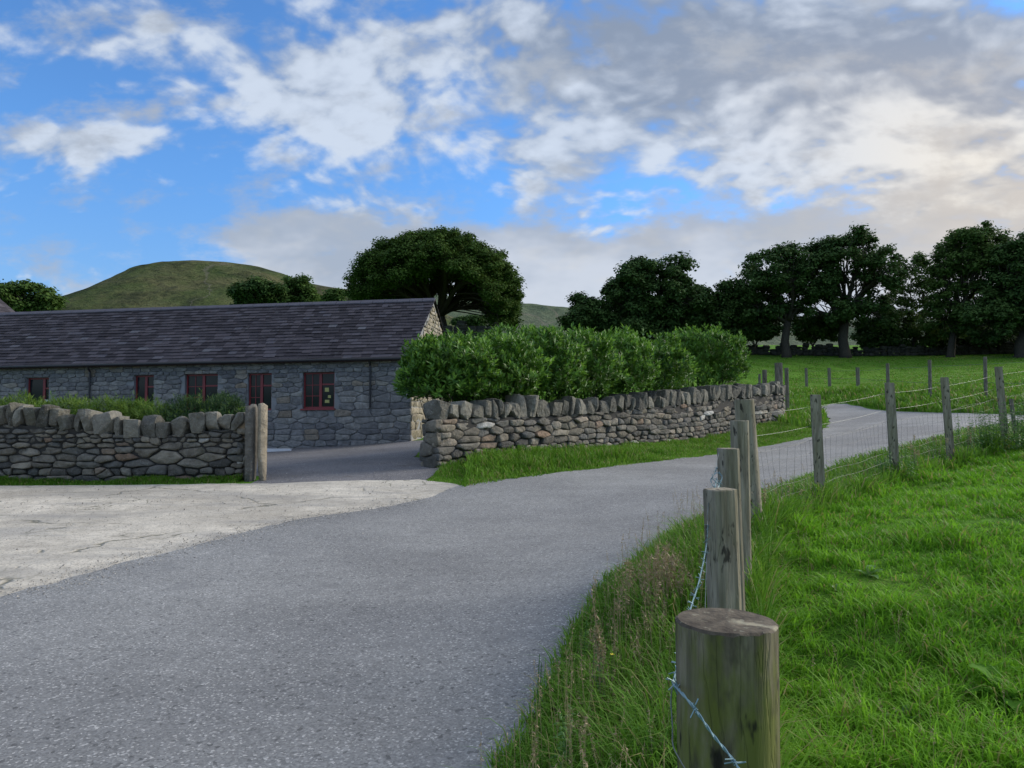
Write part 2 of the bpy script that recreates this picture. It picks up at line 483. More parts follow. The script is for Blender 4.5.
def mat_hill(name, a, bcol, d, scale):
    m, N, b = material(name)
    p = world_pos(N)
    pw = N.vmath('ADD', p, N.vmath('SCALE', N.noise(p, 0.01 * scale, 4, 0.6, col=True), 60))
    n = N.noise(pw, 0.012 * scale, 6, 0.62); n2 = N.noise(N.mapping(p, (1, 0.35, 1.6)), 0.05 * scale, 6, 0.65); n3 = N.noise(p, 0.16 * scale, 5, 0.7)
    c = N.mix(N.smooth(n, 0.36, 0.62), a, bcol)
    c = N.mix(N.math('MULTIPLY', N.smooth(n2, 0.45, 0.68), 0.75), c, d)
    k = N.math('ADD', 0.25, N.math('MULTIPLY', n3, 1.5))
    c = N.mix(1.0, c, N.comb(k, k, k), 'MULTIPLY')
    gul = N.math('ABSOLUTE', N.math('SUBTRACT', N.noise(N.mapping(pw, (1.0, .25, .4)), 0.012 * scale, 3, 0.5), 0.5))
    c = N.mix(N.math('MULTIPLY', N.smooth(gul, 0.012, 0.0), 0.55), c, (0.17, 0.155, 0.115))
    N.put(b.inputs['Base Color'], c); b.inputs['Roughness'].default_value = 0.95
    b.inputs['Specular IOR Level'].default_value = 0.05
    bump(N, b, N.math('ADD', n3, N.math('ADD', n2, n)), 1.0, 9.0)
    return m


def mat_slate():
    m, N, b = material('roof_slate')
    p = world_pos(N); r = island(N)
    c = N.ramp(r, [(0, (0.026, 0.023, 0.026)), (0.5, (0.045, 0.040, 0.045)), (0.85, (0.066, 0.058, 0.064)), (0.985, (0.072, 0.068, 0.078)), (1.0, (0.11, 0.108, 0.115))])
    n = N.noise(p, 1.1, 5, 0.6); n2 = N.noise(p, 16, 5, 0.65)
    k = N.math('ADD', 0.45, N.math('ADD', N.math('MULTIPLY', n2, 0.65), N.math('MULTIPLY', n, 0.5)))
    c = N.mix(1.0, c, N.comb(k, k, k), 'MULTIPLY')
    c = N.mix(N.math('MULTIPLY', N.smooth(N.noise(p, 5, 4, 0.7), 0.58, 0.72), 0.35), c, (0.16, 0.165, 0.16))
    N.put(b.inputs['Base Color'], c); b.inputs['Roughness'].default_value = 0.8
    b.inputs['Specular IOR Level'].default_value = 0.12
    bump(N, b, n2, 0.4, 0.01)
    return m


M = {}
M['ground'] = mat_ground()
M['asphalt'] = mat_asphalt('lane_asphalt', (0.160, 0.160, 0.154), (0.208, 0.208, 0.197), (0.142, 0.142, 0.138), 0.75)
M['yard'] = mat_asphalt('yard_asphalt', (0.092, 0.090, 0.092), (0.130, 0.126, 0.128), (0.10, 0.088, 0.075), 0.7)
M['apron'] = mat_apron()
M['stone'] = mat_stone('field_stone', [(0, (0.065, 0.064, 0.058)), (0.2, (0.135, 0.122, 0.098)), (0.45, (0.21, 0.185, 0.140)), (0.65, (0.105, 0.105, 0.098)), (0.8, (0.165, 0.155, 0.13)), (0.93, (0.27, 0.24, 0.185)), (0.96, (0.20, 0.135, 0.09)), (0.985, (0.31, 0.29, 0.24)), (1.0, (0.50, 0.49, 0.45))])
M['cope'] = mat_stone('cope_stone', [(0, (0.06, 0.058, 0.050)), (0.3, (0.12, 0.115, 0.095)), (0.7, (0.16, 0.15, 0.12)), (1.0, (0.25, 0.235, 0.19))], 0.85, 12)
M['shade_stone'] = mat_stone('mossy_shade_tinted_stone', [(0, (0.03, 0.03, 0.024)), (1.0, (0.07, 0.065, 0.05))], 0.2, moss=.8)  # moss, plus tree shade put into the darker stone colour
M['core'] = plain('wall_core', (0.03, 0.028, 0.024), 0.95)
M['slab'] = mat_stone('slab_stone', [(0, (0.29, 0.245, 0.175)), (1.0, (0.33, 0.28, 0.20))], 0.5, 7)
M['slab_dark'] = mat_stone('dark_slab_stone', [(0, (0.12, 0.11, 0.09)), (1.0, (0.14, 0.13, 0.11))], 0.4, 7)
M['house_stone'] = mat_stone('house_stone', [(0, (0.125, 0.123, 0.125)), (0.3, (0.185, 0.180, 0.175)), (0.55, (0.24, 0.23, 0.212)), (0.78, (0.155, 0.153, 0.152)), (0.92, (0.25, 0.24, 0.215)), (0.97, (0.22, 0.18, 0.135)), (1.0, (0.32, 0.30, 0.26))], 0.35, 6, moss=0.15)
M['gable_stone'] = mat_stone('gable_stone', [(0, (0.17, 0.15, 0.115)), (0.5, (0.27, 0.235, 0.17)), (1.0, (0.35, 0.31, 0.24))], 0.4, 6, moss=0.1)
M['mortar'] = plain('mortar', (0.20, 0.205, 0.205), 0.95, var=0.25, scale=5)
M['slate'] = mat_slate()
M['ridge'] = plain('ridge_tile', (0.075, 0.07, 0.085), 0.8, var=0.35, scale=3)
M['red'] = plain('dark_red_paint', (0.18, 0.018, 0.020), 0.5)
M['fascia'] = plain('dark_fascia', (0.055, 0.018, 0.018), 0.55)
M['gutter'] = plain('black_gutter', (0.018, 0.014, 0.015), 0.45)
M['dark'] = plain('dark_inside', (0.02, 0.02, 0.02), 0.9)
M['paper'] = plain('yellow_paper', (0.36, 0.35, 0.12), 0.8)
M['white'] = plain('white_paint', (0.6, 0.6, 0.6), 0.6)
m, N, b = material('window_glass')
b.inputs['Base Color'].default_value = (0.015, 0.018, 0.022, 1); b.inputs['Roughness'].default_value = 0.08
b.inputs['Specular IOR Level'].default_value = 0.18
M['glass'] = m
M['hill'] = mat_hill('hill_turf', (0.066, 0.094, 0.030), (0.125, 0.122, 0.058), (0.032, 0.040, 0.020), 1.0)
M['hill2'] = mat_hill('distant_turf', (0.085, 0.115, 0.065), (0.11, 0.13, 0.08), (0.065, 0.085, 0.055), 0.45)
M['bark'] = mat_wood('bark', (0.075, 0.062, 0.048), (0.03, 0.025, 0.02), (0.045, 0.05, 0.03), 0.4)
M['leaf_sycamore'] = mat_leaf('sycamore_leaf', (0.026, 0.060, 0.012), (0.085, 0.140, 0.026), trans=0.2, spec=0.06, rough=0.7)
M['leaf_dark'] = mat_leaf('shade_leaf', (0.024, 0.056, 0.017), (0.075, 0.128, 0.032), trans=0.15, spec=0.06, rough=0.7)
M['leaf_mid'] = mat_leaf('ash_leaf', (0.038, 0.080, 0.018), (0.095, 0.155, 0.036), trans=0.25, spec=0.06, rough=0.7)
M['leaf_laurel'] = mat_leaf('laurel_leaf', (0.034, 0.105, 0.012), (0.135, 0.275, 0.034), trans=0.2, rough=0.42, pscale=0.9, spec=0.35)
M['leaf_laurel_tip'] = mat_leaf('laurel_new_leaf', (0.12, 0.26, 0.03), (0.20, 0.35, 0.05), trans=0.35, rough=0.4)
M['leaf_juniper'] = mat_leaf('juniper_leaf', (0.04, 0.11, 0.012), (0.19, 0.28, 0.03), trans=0.2, pscale=1.2)
M['leaf_juniper_dark'] = mat_leaf('dark_juniper_leaf', (0.016, 0.048, 0.012), (0.045, 0.10, 0.025), trans=0.15, pscale=1.2)
M['grass'] = mat_leaf('grass_blade', (0.075, 0.215, 0.010), (0.215, 0.450, 0.030), (0.26, 0.25, 0.08), trans=0.42, rough=0.6, pscale=1.1, spec=0.12)
M['grass_rough'] = mat_leaf('rough_grass', (0.062, 0.165, 0.012), (0.175, 0.33, 0.035), (0.28, 0.25, 0.10), trans=0.35, pscale=1.5, spec=0.12)
M['straw'] = mat_leaf('dry_stem', (0.22, 0.18, 0.085), (0.42, 0.35, 0.18), trans=0.25)
M['seed'] = mat_leaf('seed_head', (0.18, 0.13, 0.07), (0.40, 0.31, 0.17), trans=0.2)
M['weed'] = mat_leaf('weed_leaf', (0.060, 0.150, 0.030), (0.15, 0.28, 0.065), trans=0.35)
M['dock'] = mat_leaf('dock_leaf', (0.07, 0.19, 0.022), (0.13, 0.30, 0.03), trans=0.45, rough=0.7, spec=0.05)
M['yellow'] = plain('yellow_petal', (0.75, 0.60, 0.03), 0.6)
M['post_big'] = mat_wood('old_round_post_wood', (0.255, 0.215, 0.145), (0.045, 0.038, 0.026), (0.120, 0.135, 0.024), 0.85)
M['post'] = mat_wood('weathered_stake_wood', (0.32, 0.28, 0.21), (0.14, 0.12, 0.085), (0.14, 0.135, 0.055), 0.30)
M['post_far'] = mat_wood('dark_stake_wood', (0.24, 0.215, 0.175), (0.10, 0.085, 0.065), (0.08, 0.085, 0.05), 0.3)
M['endgrain'] = mat_endgrain()
M['galv'] = plain('galvanised_wire', (0.19, 0.29, 0.31), 0.45, 0.35, 0.15, 30)
M['wire'] = plain('plain_wire', (0.14, 0.155, 0.14), 0.5, 0.4, 0.1, 30)
M['wire_dark'] = plain('old_netting_wire', (0.11, 0.115, 0.11), 0.6, 0.3, 0.1, 30)

# ------------------------------------------------------------------ terrain
CP = []
def cp(px, py, Y): CP.append(tuple(P(px, py, Y)))
def cw(x, y, z): CP.append((x, y, z))
for X in (-14, -9, -5, -2):
    for Y in (0, 4, 8, 12): cw(X, Y, 0.027 * Y)
cw(0, 0, 0); cw(0.2, 3, 0.06); cw(1, 6, 0.16); cw(-10, -15, -0.5); cw(12, -15, -0.2); cw(-25, 0, -.2); cw(-25, 12, .2)
cp(752, 524, 5.6); cp(819, 511, 7); cp(893, 481, 9.2); cp(952, 468, 10.3); cp(1005, 446, 12)
cw(0.6, 1.5, 0.12); cw(1.1, 2.6, 0.22); cw(4, 3, 0.36); cw(8, 8, 0.85); cw(14, 12, 1.5); cw(13, 4, 1.0); cw(20, 10, 1.8)
for a in [(272, 449, 24.2), (413, 441, 23.5), (420, 468, 13.5), (530, 461, 14.9), (640, 446, 18), (735, 431, 22.9), (786, 419, 25.7),
          (600, 469, 14.2), (520, 478, 12.9), (700, 459, 17), (761, 448, 19.5), (811, 438, 21.5), (826, 430, 25), (829, 419, 28), (821, 407, 33),
          (700, 530, 8.1), (760, 498, 9.7), (826, 473, 12), (882, 459, 14), (942, 438, 17), (977, 428, 20), (991, 417, 22.5), (910, 411.5, 29), (987, 412.5, 26.5),
          (806, 386, 46), (857, 386, 43), (930, 388, 37), (985, 385, 35), (1040, 382, 33), (750, 358, 72), (850, 357, 75), (1000, 357, 70), (850, 347, 100),
          (437, 337, 65), (462, 331, 85), (545, 340, 60), (640, 355, 70)]:
    cp(*a)
cw(24, 24, 1.15); cw(30, 20.5, 1.6); cw(16, 21, .75); cw(22, 20, 1.1)
cw(-19, 27, .2); cw(-5, 20, .42); cw(-3, 20, .6); cw(2, 24, 1.0); cw(5, 30, 1.8); cw(-3, 31, 1.2); cw(-60, 40, .5); cw(-40, 20, .0); cw(-90, 90, 6); cw(60, 60, 6.5); cw(40, 18, 3.0); cw(100, 100, 12)
cw(-30, 60, 5); cw(60, -10, 1); cw(-60, -10, -1.5); cw(30, 130, 14); cw(-40, 130, 13)
CP = np.array(CP)


def tps_fit(pts, lam=2.5):
    X = pts[:, :2]; n = len(X)
    d = np.linalg.norm(X[:, None] - X[None], axis=2)
    K = np.where(d > 0, d ** 2 * np.log(d + 1e-9), 0) + lam * np.eye(n)
    Pm = np.hstack([np.ones((n, 1)), X])
    A = np.block([[K, Pm], [Pm.T, np.zeros((3, 3))]])
    return np.linalg.solve(A, np.concatenate([pts[:, 2], np.zeros(3)]))


TPS = tps_fit(CP)


def sstep(a, b, x):
    t = np.clip((x - a) / (b - a), 0, 1); return t * t * (3 - 2 * t)


def H(x, y):
    x = np.asarray(x, float); y = np.asarray(y, float); sh = x.shape
    xf, yf = x.ravel(), y.ravel()
    xc = np.clip(xf, -120, 130); yc = np.clip(yf, -40, 140)
    out = np.empty(len(xc))
    for i in range(0, len(xc), 20000):
        a, b_ = xc[i:i + 20000], yc[i:i + 20000]
        d = np.sqrt((a[:, None] - CP[:, 0]) ** 2 + (b_[:, None] - CP[:, 1]) ** 2)
        out[i:i + 20000] = (np.where(d > 0, d ** 2 * np.log(d + 1e-9), 0)) @ TPS[:-3] + TPS[-3] + TPS[-2] * a + TPS[-1] * b_
    out = np.clip(out, -8, 16)
    r = np.sqrt(xf ** 2 + yf ** 2)
    far = 9.0 + 2.5 * np.sin(xf / 170 + 1) * np.cos(yf / 210)
    w = sstep(110, 220, r)
    out = out * (1 - w) + far * w
    return out.reshape(sh)


def h1(x, y): return float(H(np.array([x]), np.array([y]))[0])


def lumps(x, y, amp=0.04):
    return amp * (np.sin(x * 2.1 + 1.3 * np.sin(y * 1.7)) * np.sin(y * 2.6 + 1.1 * np.sin(x * 1.3)))


# outlines of the surfaced areas
def GP(px, py):
    lo, hi = 1.0, 60.0
    for _ in range(50):
        Y = (lo + hi) / 2
        if P(px, py, Y).z > 0.027 * Y: lo = Y
        else: hi = Y
    p = P(px, py, lo); return (p.x, p.y)
def pxy(*l): return [tuple(P(*a)[:2]) for a in l]
ROAD_L = [GP(455, 489)] + pxy((520, 478, 12.9), (600, 469, 14.2), (700, 459, 17), (761, 448, 19.5), (811, 438, 21.5), (826, 430, 25), (829, 419, 28), (821, 407, 33))
ROAD_FAR = pxy((845, 406.5, 33.5), (875, 408.5, 30.5), (910, 411, 28.7), (987, 412, 26.0)) + [(22, 24.5), (30, 22.5)]
ROAD_R = [(29.5, 18.5), (20.5, 20.5)] + pxy((991, 417, 20.5), (977, 428, 19.5), (942, 438, 16.5), (882, 459, 13.5), (826, 473, 11.6), (760, 500, 9.4)) + [GP(700, 530), GP(645, 575), GP(602, 622), GP(566, 682), GP(530, 745)]
EDGE = [GP(-160, 650), GP(0, 599), GP(60, 583), GP(124, 562), GP(207, 543), GP(290, 521), GP(345, 511), GP(395, 503.5), GP(428, 497)]
ROAD = ROAD_L + ROAD_FAR + ROAD_R + [(-.25, 2.2), (-.6, 1.2), (-1.2, -0.2), (-2.2, -3), (-6, -7), (-14, -9), (-16, -2), (-14, 1.0), (-9, 3.2)] + EDGE
LW_A = (P(252, 482, 12.8)); LW_B = Vector((-13.5, 12.2, 0))
APRON = [GP(-160, 665), GP(0, 612), GP(124, 574), GP(207, 554), GP(290, 530), GP(400, 510), GP(470, 489.5)] + pxy((455, 486, 12.2), (418, 484, 12.55), (345, 486, 12.5), (272, 486.5, 12.35)) + [(-4.3, 12.42), (-9, 12.3), (-14, 11.95), (-17, 11.5), (-18, 5), (-14, .9), (-9, 3.0)]
YARD = [(-4.35, 12.25), (-1.50, 12.35), (-1.38, 13.0), (-1.35, 13.6), (-1.5, 14.6), (-2.1, 16), (-2.6, 23.6), (-8, 24.4), (-22, 26.4), (-22, 14), (-8, 13.6), (-4.45, 13.4)]


def catmull(pts, closed_upto=None, sub=4):
    out = []; n = len(pts)
    for i in range(n):
        p0, p1, p2, p3 = [np.array(pts[(i + k) % n]) for k in (-1, 0, 1, 2)]
        for j in range(sub):
            t = j / sub
            out.append(tuple(0.5 * ((2 * p1) + (-p0 + p2) * t + (2 * p0 - 5 * p1 + 4 * p2 - p3) * t * t + (-p0 + 3 * p1 - 3 * p2 + p3) * t ** 3)))
    return out


ROAD = catmull(ROAD, sub=2)


def rough_edge(poly, step, amp, seed):
    out = []
    for i in range(len(poly)):
        a, b_ = np.array(poly[i]), np.array(poly[(i + 1) % len(poly)])
        L = np.linalg.norm(b_ - a); n = max(1, int(L / step)); nrm = np.array([-(b_ - a)[1], (b_ - a)[0]]) / (L + 1e-9)
        for k in range(n):
            p = a + (b_ - a) * k / n
            out.append(tuple(p + nrm * amp * (noise.noise(Vector((p[0] * 1.3, p[1] * 1.3, seed))) + 0.6 * noise.noise(Vector((p[0] * 5, p[1] * 5, seed))))))
    return out


def inside_dist(poly, x, y):
    """signed distance, positive inside"""
    poly = np.array(poly); x = np.asarray(x); y = np.asarray(y)
    d = np.full(x.shape, 1e9); ins = np.zeros(x.shape, bool)
    for i in range(len(poly)):
        a, b_ = poly[i], poly[(i + 1) % len(poly)]
        e = b_ - a; l2 = e @ e + 1e-12
        t = np.clip(((x - a[0]) * e[0] + (y - a[1]) * e[1]) / l2, 0, 1)
        d = np.minimum(d, np.hypot(x - a[0] - t * e[0], y - a[1] - t * e[1]))
        c = ((a[1] > y) != (b_[1] > y)) & (x < (b_[0] - a[0]) * (y - a[1]) / (b_[1] - a[1] + 1e-12) + a[0])
        ins ^= c
    return np.where(ins, d, -d)


ROAD_S = rough_edge(ROAD, 0.07, 0.09, 1)
APRON_S = rough_edge(APRON, 0.12, 0.06, 2)
YARD_S = rough_edge(YARD, 0.25, 0.05, 3)


def surfaced(x, y):
    return np.maximum(np.maximum(inside_dist(ROAD, x, y), inside_dist(APRON, x, y)), inside_dist(YARD, x, y))


def axis(lo, hi, c0, c1, fine, growth=1.09):
    a = list(np.arange(c0, c1 + 1e-6, fine)); s = fine; v = c1
    while v < hi: s = min(s * growth, 120); v += s; a.append(v)
    s = fine; v = c0
    while v > lo: s = min(s * growth, 120); v -= s; a.insert(0, v)
    return np.array(a)


gx = axis(-3500, 3500, -13, 18, 0.22); gy = axis(-400, 6000, -2, 30, 0.22)
GX, GY = np.meshgrid(gx, gy)
GZ = H(GX, GY)
near = (np.abs(GX) < 40) & (GY > -12) & (GY < 60)
sd = np.full(GX.shape, -9.0)
sd[near] = surfaced(GX[near], GY[near])
GZ += lumps(GX, GY) * sstep(0.2, 1.2, -sd) - 0.07 * sstep(0.0, 0.25, sd)
g = MB(); n0, n1 = GX.shape
idx = np.arange(n0 * n1).reshape(n0, n1)
g.add(np.stack([GX.ravel(), GY.ravel(), GZ.ravel()], 1), np.stack([idx[:-1, :-1].ravel(), idx[:-1, 1:].ravel(), idx[1:, 1:].ravel(), idx[1:, :-1].ravel()], 1))
tag(g.build('ground', M['ground'], origin=(0, 0, 0), smooth=True), 'green pasture and verges sloping up from the lane', None, kind='structure')


def sheet(name, poly, dz, mat, label, step=0.5):
    bm = bmesh.new()
    vs = [bm.verts.new((p[0], p[1], 0)) for p in poly]
    es = [bm.edges.new((vs[i], vs[(i + 1) % len(vs)])) for i in range(len(vs))]
    bmesh.ops.triangle_fill(bm, edges=es, use_beauty=True)
    xs = [p[0] for p in poly]; ys = [p[1] for p in poly]
    for ax, lo, hi in ((0, min(xs), max(xs)), (1, min(ys), max(ys))):
        v = lo + step
        while v < hi:
            co = (v, 0, 0) if ax == 0 else (0, v, 0); no = (1, 0, 0) if ax == 0 else (0, 1, 0)
            bmesh.ops.bisect_plane(bm, geom=bm.verts[:] + bm.edges[:] + bm.faces[:], plane_co=co, plane_no=no)
            v += step
    bmesh.ops.recalc_face_normals(bm, faces=bm.faces[:])
    co = np.array([v.co[:] for v in bm.verts]); z = H(co[:, 0], co[:, 1]) + dz
    for v, zz in zip(bm.verts, z): v.co.z = zz
    if bm.faces[0].normal.z < 0: bmesh.ops.reverse_faces(bm, faces=bm.faces[:])
    for f in bm.faces: f.smooth = True
    me = bpy.data.meshes.new(name); bm.to_mesh(me); bm.free(); me.materials.append(mat)
    o = bpy.data.objects.new(name, me); C.objects.link(o)
    return tag(o, label, None, kind='structure')


sheet('yard', YARD_S, 0.000, M['yard'], 'dark asphalt yard in front of the stone building')
sheet('concrete_apron', APRON_S, 0.006, M['apron'], 'pale worn cracked concrete between the lane and the stone wall')
sheet('road', ROAD_S, 0.014, M['asphalt'], 'grey asphalt lane curving up to the right')


# ------------------------------------------------------------------ hills
def hill(name, prof, Y0, mat, label, near_w, far_w, base, namp, nx=220, ny=90, seed=0):
    xs = np.array([(p[0] - 512) / FPX * Y0 for p in prof]); zs = np.array([P(p[0], p[1], Y0).z for p in prof])
    X = np.linspace(xs[0], xs[-1], nx); Z = np.interp(X, xs, zs)
    k = np.exp(-np.linspace(-2, 2, 9) ** 2); k /= k.sum(); Z = np.convolve(np.pad(Z, 4, 'edge'), k, 'valid')
    T = np.concatenate([np.linspace(-1, 0, ny), np.linspace(0, 1, ny // 3)[1:]])
    V = []
    for t in T:
        Y = Y0 + t * (near_w if t < 0 else far_w)
        s = 1 - abs(t) ** 1.3
        for x, z in zip(X, Z):
            nz = namp * (1 - abs(t)) * (noise.fractal(Vector((x * 0.008, Y * 0.008, seed)), 0.8, 2.1, 5) * min(1, abs(t) * 5)) + namp * .06 * noise.noise(Vector((x * .05, Y * .05, seed)))
            V.append((x + t * 0 * near_w, Y, base + (z - base) * s + nz))
    n = len(X); m_ = len(T); I = np.arange(n * m_).reshape(m_, n)
    o = MB(); o.add(V, np.stack([I[:-1, :-1].ravel(), I[:-1, 1:].ravel(), I[1:, 1:].ravel(), I[1:, :-1].ravel()], 1))
    ob = o.build(name, mat, origin=(0, 0, 0), smooth=True)
    return tag(ob, label, None, kind='structure')


hill('hill', [(20, 345), (70, 318), (80, 308), (100, 299), (122, 288), (148, 277), (168, 266), (182, 262), (200, 261), (230, 263), (258, 267), (285, 275), (300, 283), (330, 288), (360, 292), (400, 300), (450, 316), (520, 345)],
     700, M['hill'], 'rounded green and brown grassy hill behind the building', 330, 300, 5, 7, 300, 110, seed=3)
hill('distant_hill', [(250, 330), (300, 310), (350, 298), (430, 295), (480, 298), (523, 304), (560, 308), (600, 311), (700, 320), (800, 322), (900, 318), (1100, 320), (1300, 345)],
     1500, M['hill2'], 'distant smooth grey green ridge between the trees', 700, 600, 5, 14, 200, 60, seed=9)


# ------------------------------------------------------------------ stone work
def clip_poly(poly, nx, ny, c):
    out = []
    for i in range(len(poly)):
        a, b_ = poly[i], poly[(i + 1) % len(poly)]
        da = a[0] * nx + a[1] * ny - c; db = b_[0] * nx + b_[1] * ny - c
        if da <= 0: out.append(a)
        if (da < 0 < db) or (db < 0 < da):
            t = da / (da - db); out.append((a[0] + t * (b_[0] - a[0]), a[1] + t * (b_[1] - a[1])))
    return out


def stone_cells(L, Htop, rh=(0.09, 0.2), wr=(1.2, 2.6), rnd=None, holes=(), big=0.0, tmin=0.0, jit=0.3, K=2.1):
    """irregular coursed stones as polygons in (s, t)"""
    rnd = rnd or random
    seeds = []
    Hm = max(Htop(s) for s in np.linspace(0, L, 12))
    t = tmin
    while t < Hm + 0.1:
        r = rnd.uniform(*rh) * (1.35 - 0.5 * t / max(Hm, .1))
        s = -rnd.random() * 0.3
        while s < L + 0.2:
            w = r * rnd.uniform(*wr)
            seeds.append((s + w / 2, t + r / 2 + rnd.uniform(-jit, jit) * r))
            s += w
        t += r
    if big:
        seeds_b = []
        for q in range(int(L * big)):
            seeds_b.append((rnd.uniform(0, L), rnd.uniform(0.1, Hm * 0.75), rnd.uniform(0.16, 0.28)))
        keep = []
        for sd_ in seeds:
            if all((sd_[0] - b_[0]) ** 2 / (b_[2] * 1.35) ** 2 + (sd_[1] - b_[1]) ** 2 / (b_[2] * .8) ** 2 > 1 for b_ in seeds_b): keep.append(sd_)
        ok = []
        for b_ in seeds_b:
            if all((b_[0] - o[0]) ** 2 + (b_[1] - o[1]) ** 2 > 0.14 for o in ok): ok.append(b_)
        seeds = keep + [(b_[0], b_[1]) for b_ in ok]
    S = np.array(seeds)
    cells = []
    for i, (s0, t0) in enumerate(seeds):
        if s0 < -0.05 or s0 > L + 0.05 or t0 > Htop(min(max(s0, 0), L)) + 0.02 or t0 < tmin: continue
        if any(h[0] < s0 < h[1] and h[2] < t0 < h[3] for h in holes): continue
        d = np.hypot(S[:, 0] - s0, (S[:, 1] - t0) * K)
        nb = np.argsort(d)[1:22]
        poly = [(s0 - .6, t0 - .4), (s0 + .6, t0 - .4), (s0 + .6, t0 + .4), (s0 - .6, t0 + .4)]
        for j in nb:
            s1, t1 = seeds[j]
            nx, ny = (s1 - s0), (t1 - t0) * K * K
            c = nx * (s0 + s1) / 2 + ny * (t0 + t1) / 2
            poly = clip_poly(poly, nx, ny, c)
            if len(poly) < 3: break
        if len(poly) < 3: continue
        poly = clip_poly(poly, -1, 0, 0.0); poly = clip_poly(poly, 1, 0, L) if poly else poly
        if len(poly) < 3: continue
        poly = clip_poly(poly, 0, 1, Htop(min(max(s0, 0), L)))
        if len(poly) < 3: continue
        poly = clip_poly(poly, 0, -1, -tmin)
        for h in holes:
            if len(poly) < 3: break
            sides = [(h[0] - s0, (1, 0, h[0])), (s0 - h[1], (-1, 0, -h[1])), (h[2] - t0, (0, 1, h[2])), (t0 - h[3], (0, -1, -h[3]))]
            k = max(sides, key=lambda q: q[0])
            poly = clip_poly(poly, *k[1])
        if len(poly) < 3: continue
        A = 0.5 * sum(poly[k][0] * poly[(k + 1) % len(poly)][1] - poly[(k + 1) % len(poly)][0] * poly[k][1] for k in range(len(poly)))
        if abs(A) < 0.0012: continue
        cells.append(poly)
    return cells


def stone_mesh(mb, cells, mapf, gap=0.010, bulge=0.035, depth=0.12, rough=0.008, out=0.02, flat=0.35, rnd=random, tilt=1.0):
    """mapf(s, t, d) -> world; every stone is an island of mb"""
    for poly in cells:
        c = np.array(poly).mean(0); p = np.array(poly); gap_ = gap * rnd.uniform(.25, 1.7)
        # round the corners
        q = []
        for k in range(len(p)):
            a, b_ = p[k], p[(k + 1) % len(p)]
            if np.linalg.norm(b_ - a) < 0.012: continue
            e_ = min(.3, .022 / np.linalg.norm(b_ - a)); q.append(a * (1 - e_) + b_ * e_); q.append(a * .5 + b_ * .5) if np.linalg.norm(b_ - a) > .14 else None; q.append(a * e_ + b_ * (1 - e_))
        if len(q) < 4: continue
        q = np.array(q); n = len(q)
        ext = np.linalg.norm(q - c, axis=1); r0 = max(0.02, ext.mean())
        q = c + (q - c) * (1 - gap_ / np.maximum(ext, 0.02))[:, None]
        o = rnd.uniform(-out, out); tx, ty = rnd.uniform(-.22, .22) * tilt, rnd.uniform(-.25, .25) * tilt
        bl = min(bulge, r0 * 0.5) * rnd.uniform(.6, 1.2)
        V = []
        for sc_, dd in ((0.985, -depth), (1.0, o - bl * .5), (0.965, o + bl * .35), (0.85, o + bl * .8), (0.42, o + bl)):
            for k in range(n):
                pp = c + (q[k] - c) * sc_
                j = noise.noise(Vector((pp[0] * 13, pp[1] * 13, o * 99))) * rough * 1.6
                ex = (pp - c)
                V.append(mapf(pp[0] + j * .6, pp[1] + j * .5, dd + (0 if dd == -depth else j * 1.4 + tx * ex[0] + ty * ex[1])))
        V.append(mapf(c[0], c[1], o + bl * (1.0)))
        F = []
        for r in range(4):
            for k in range(n):
                k2 = (k + 1) % n
                F.append((r * n + k, r * n + k2, (r + 1) * n + k2, (r + 1) * n + k))
        for k in range(n): F.append((4 * n + k, 4 * n + (k + 1) % n, 5 * n))
        mb.add(V, F)


def cube_sphere(n=4):
    V, F, key = [], [], {}
    for ax in range(3):
        for sg in (-1, 1):
            ids = {}
            for i in range(n + 1):
                for j in range(n + 1):
                    a, b_ = -1 + 2 * i / n, -1 + 2 * j / n
                    v = [0, 0, 0]; v[ax] = sg; v[(ax + 1) % 3] = a; v[(ax + 2) % 3] = b_
                    k = tuple(round(x, 5) for x in v)
                    if k not in key: key[k] = len(V); V.append(v)
                    ids[i, j] = key[k]
            for i in range(n):
                for j in range(n):
                    f = [ids[i, j], ids[i + 1, j], ids[i + 1, j + 1], ids[i, j + 1]]
                    F.append(f if sg > 0 else f[::-1])
    return np.array(V, float), np.array(F)


CSV, CSF = cube_sphere(5)


def rock(mb, c, size, ax, ay, az, rnd=random, rnda=0.5, namp=0.16):
    s = CSV / np.linalg.norm(CSV, axis=1, keepdims=True)
    v = CSV * (1 - rnda) + s * rnda * 1.15
    sd_ = rnd.uniform(0, 100)
    nn = np.array([[noise.noise(Vector(p * 0.9 + sd_)), noise.noise(Vector(p * .9 + sd_ + 31)), noise.noise(Vector(p * .9 + sd_ + 77))] for p in v])
    n2 = np.array([noise.noise(Vector(p * 2.6 + sd_ + 5)) for p in v])
    v = v + nn * namp * 1.6 + s * (n2 * namp * .55)[:, None]
    for _ in range(7):
        pn = np.array([rnd.gauss(0, 1), rnd.gauss(0, 1), rnd.gauss(0, 1)]); pn /= np.linalg.norm(pn); lim = rnd.uniform(.84, 1.22)
        ex = np.maximum(0, v @ pn - lim); v = v - ex[:, None] * pn
    v = v * np.array(size) / 2
    B = np.array([list(ax), list(ay), list(az)])
    mb.add(v @ B + np.array(c), CSF)


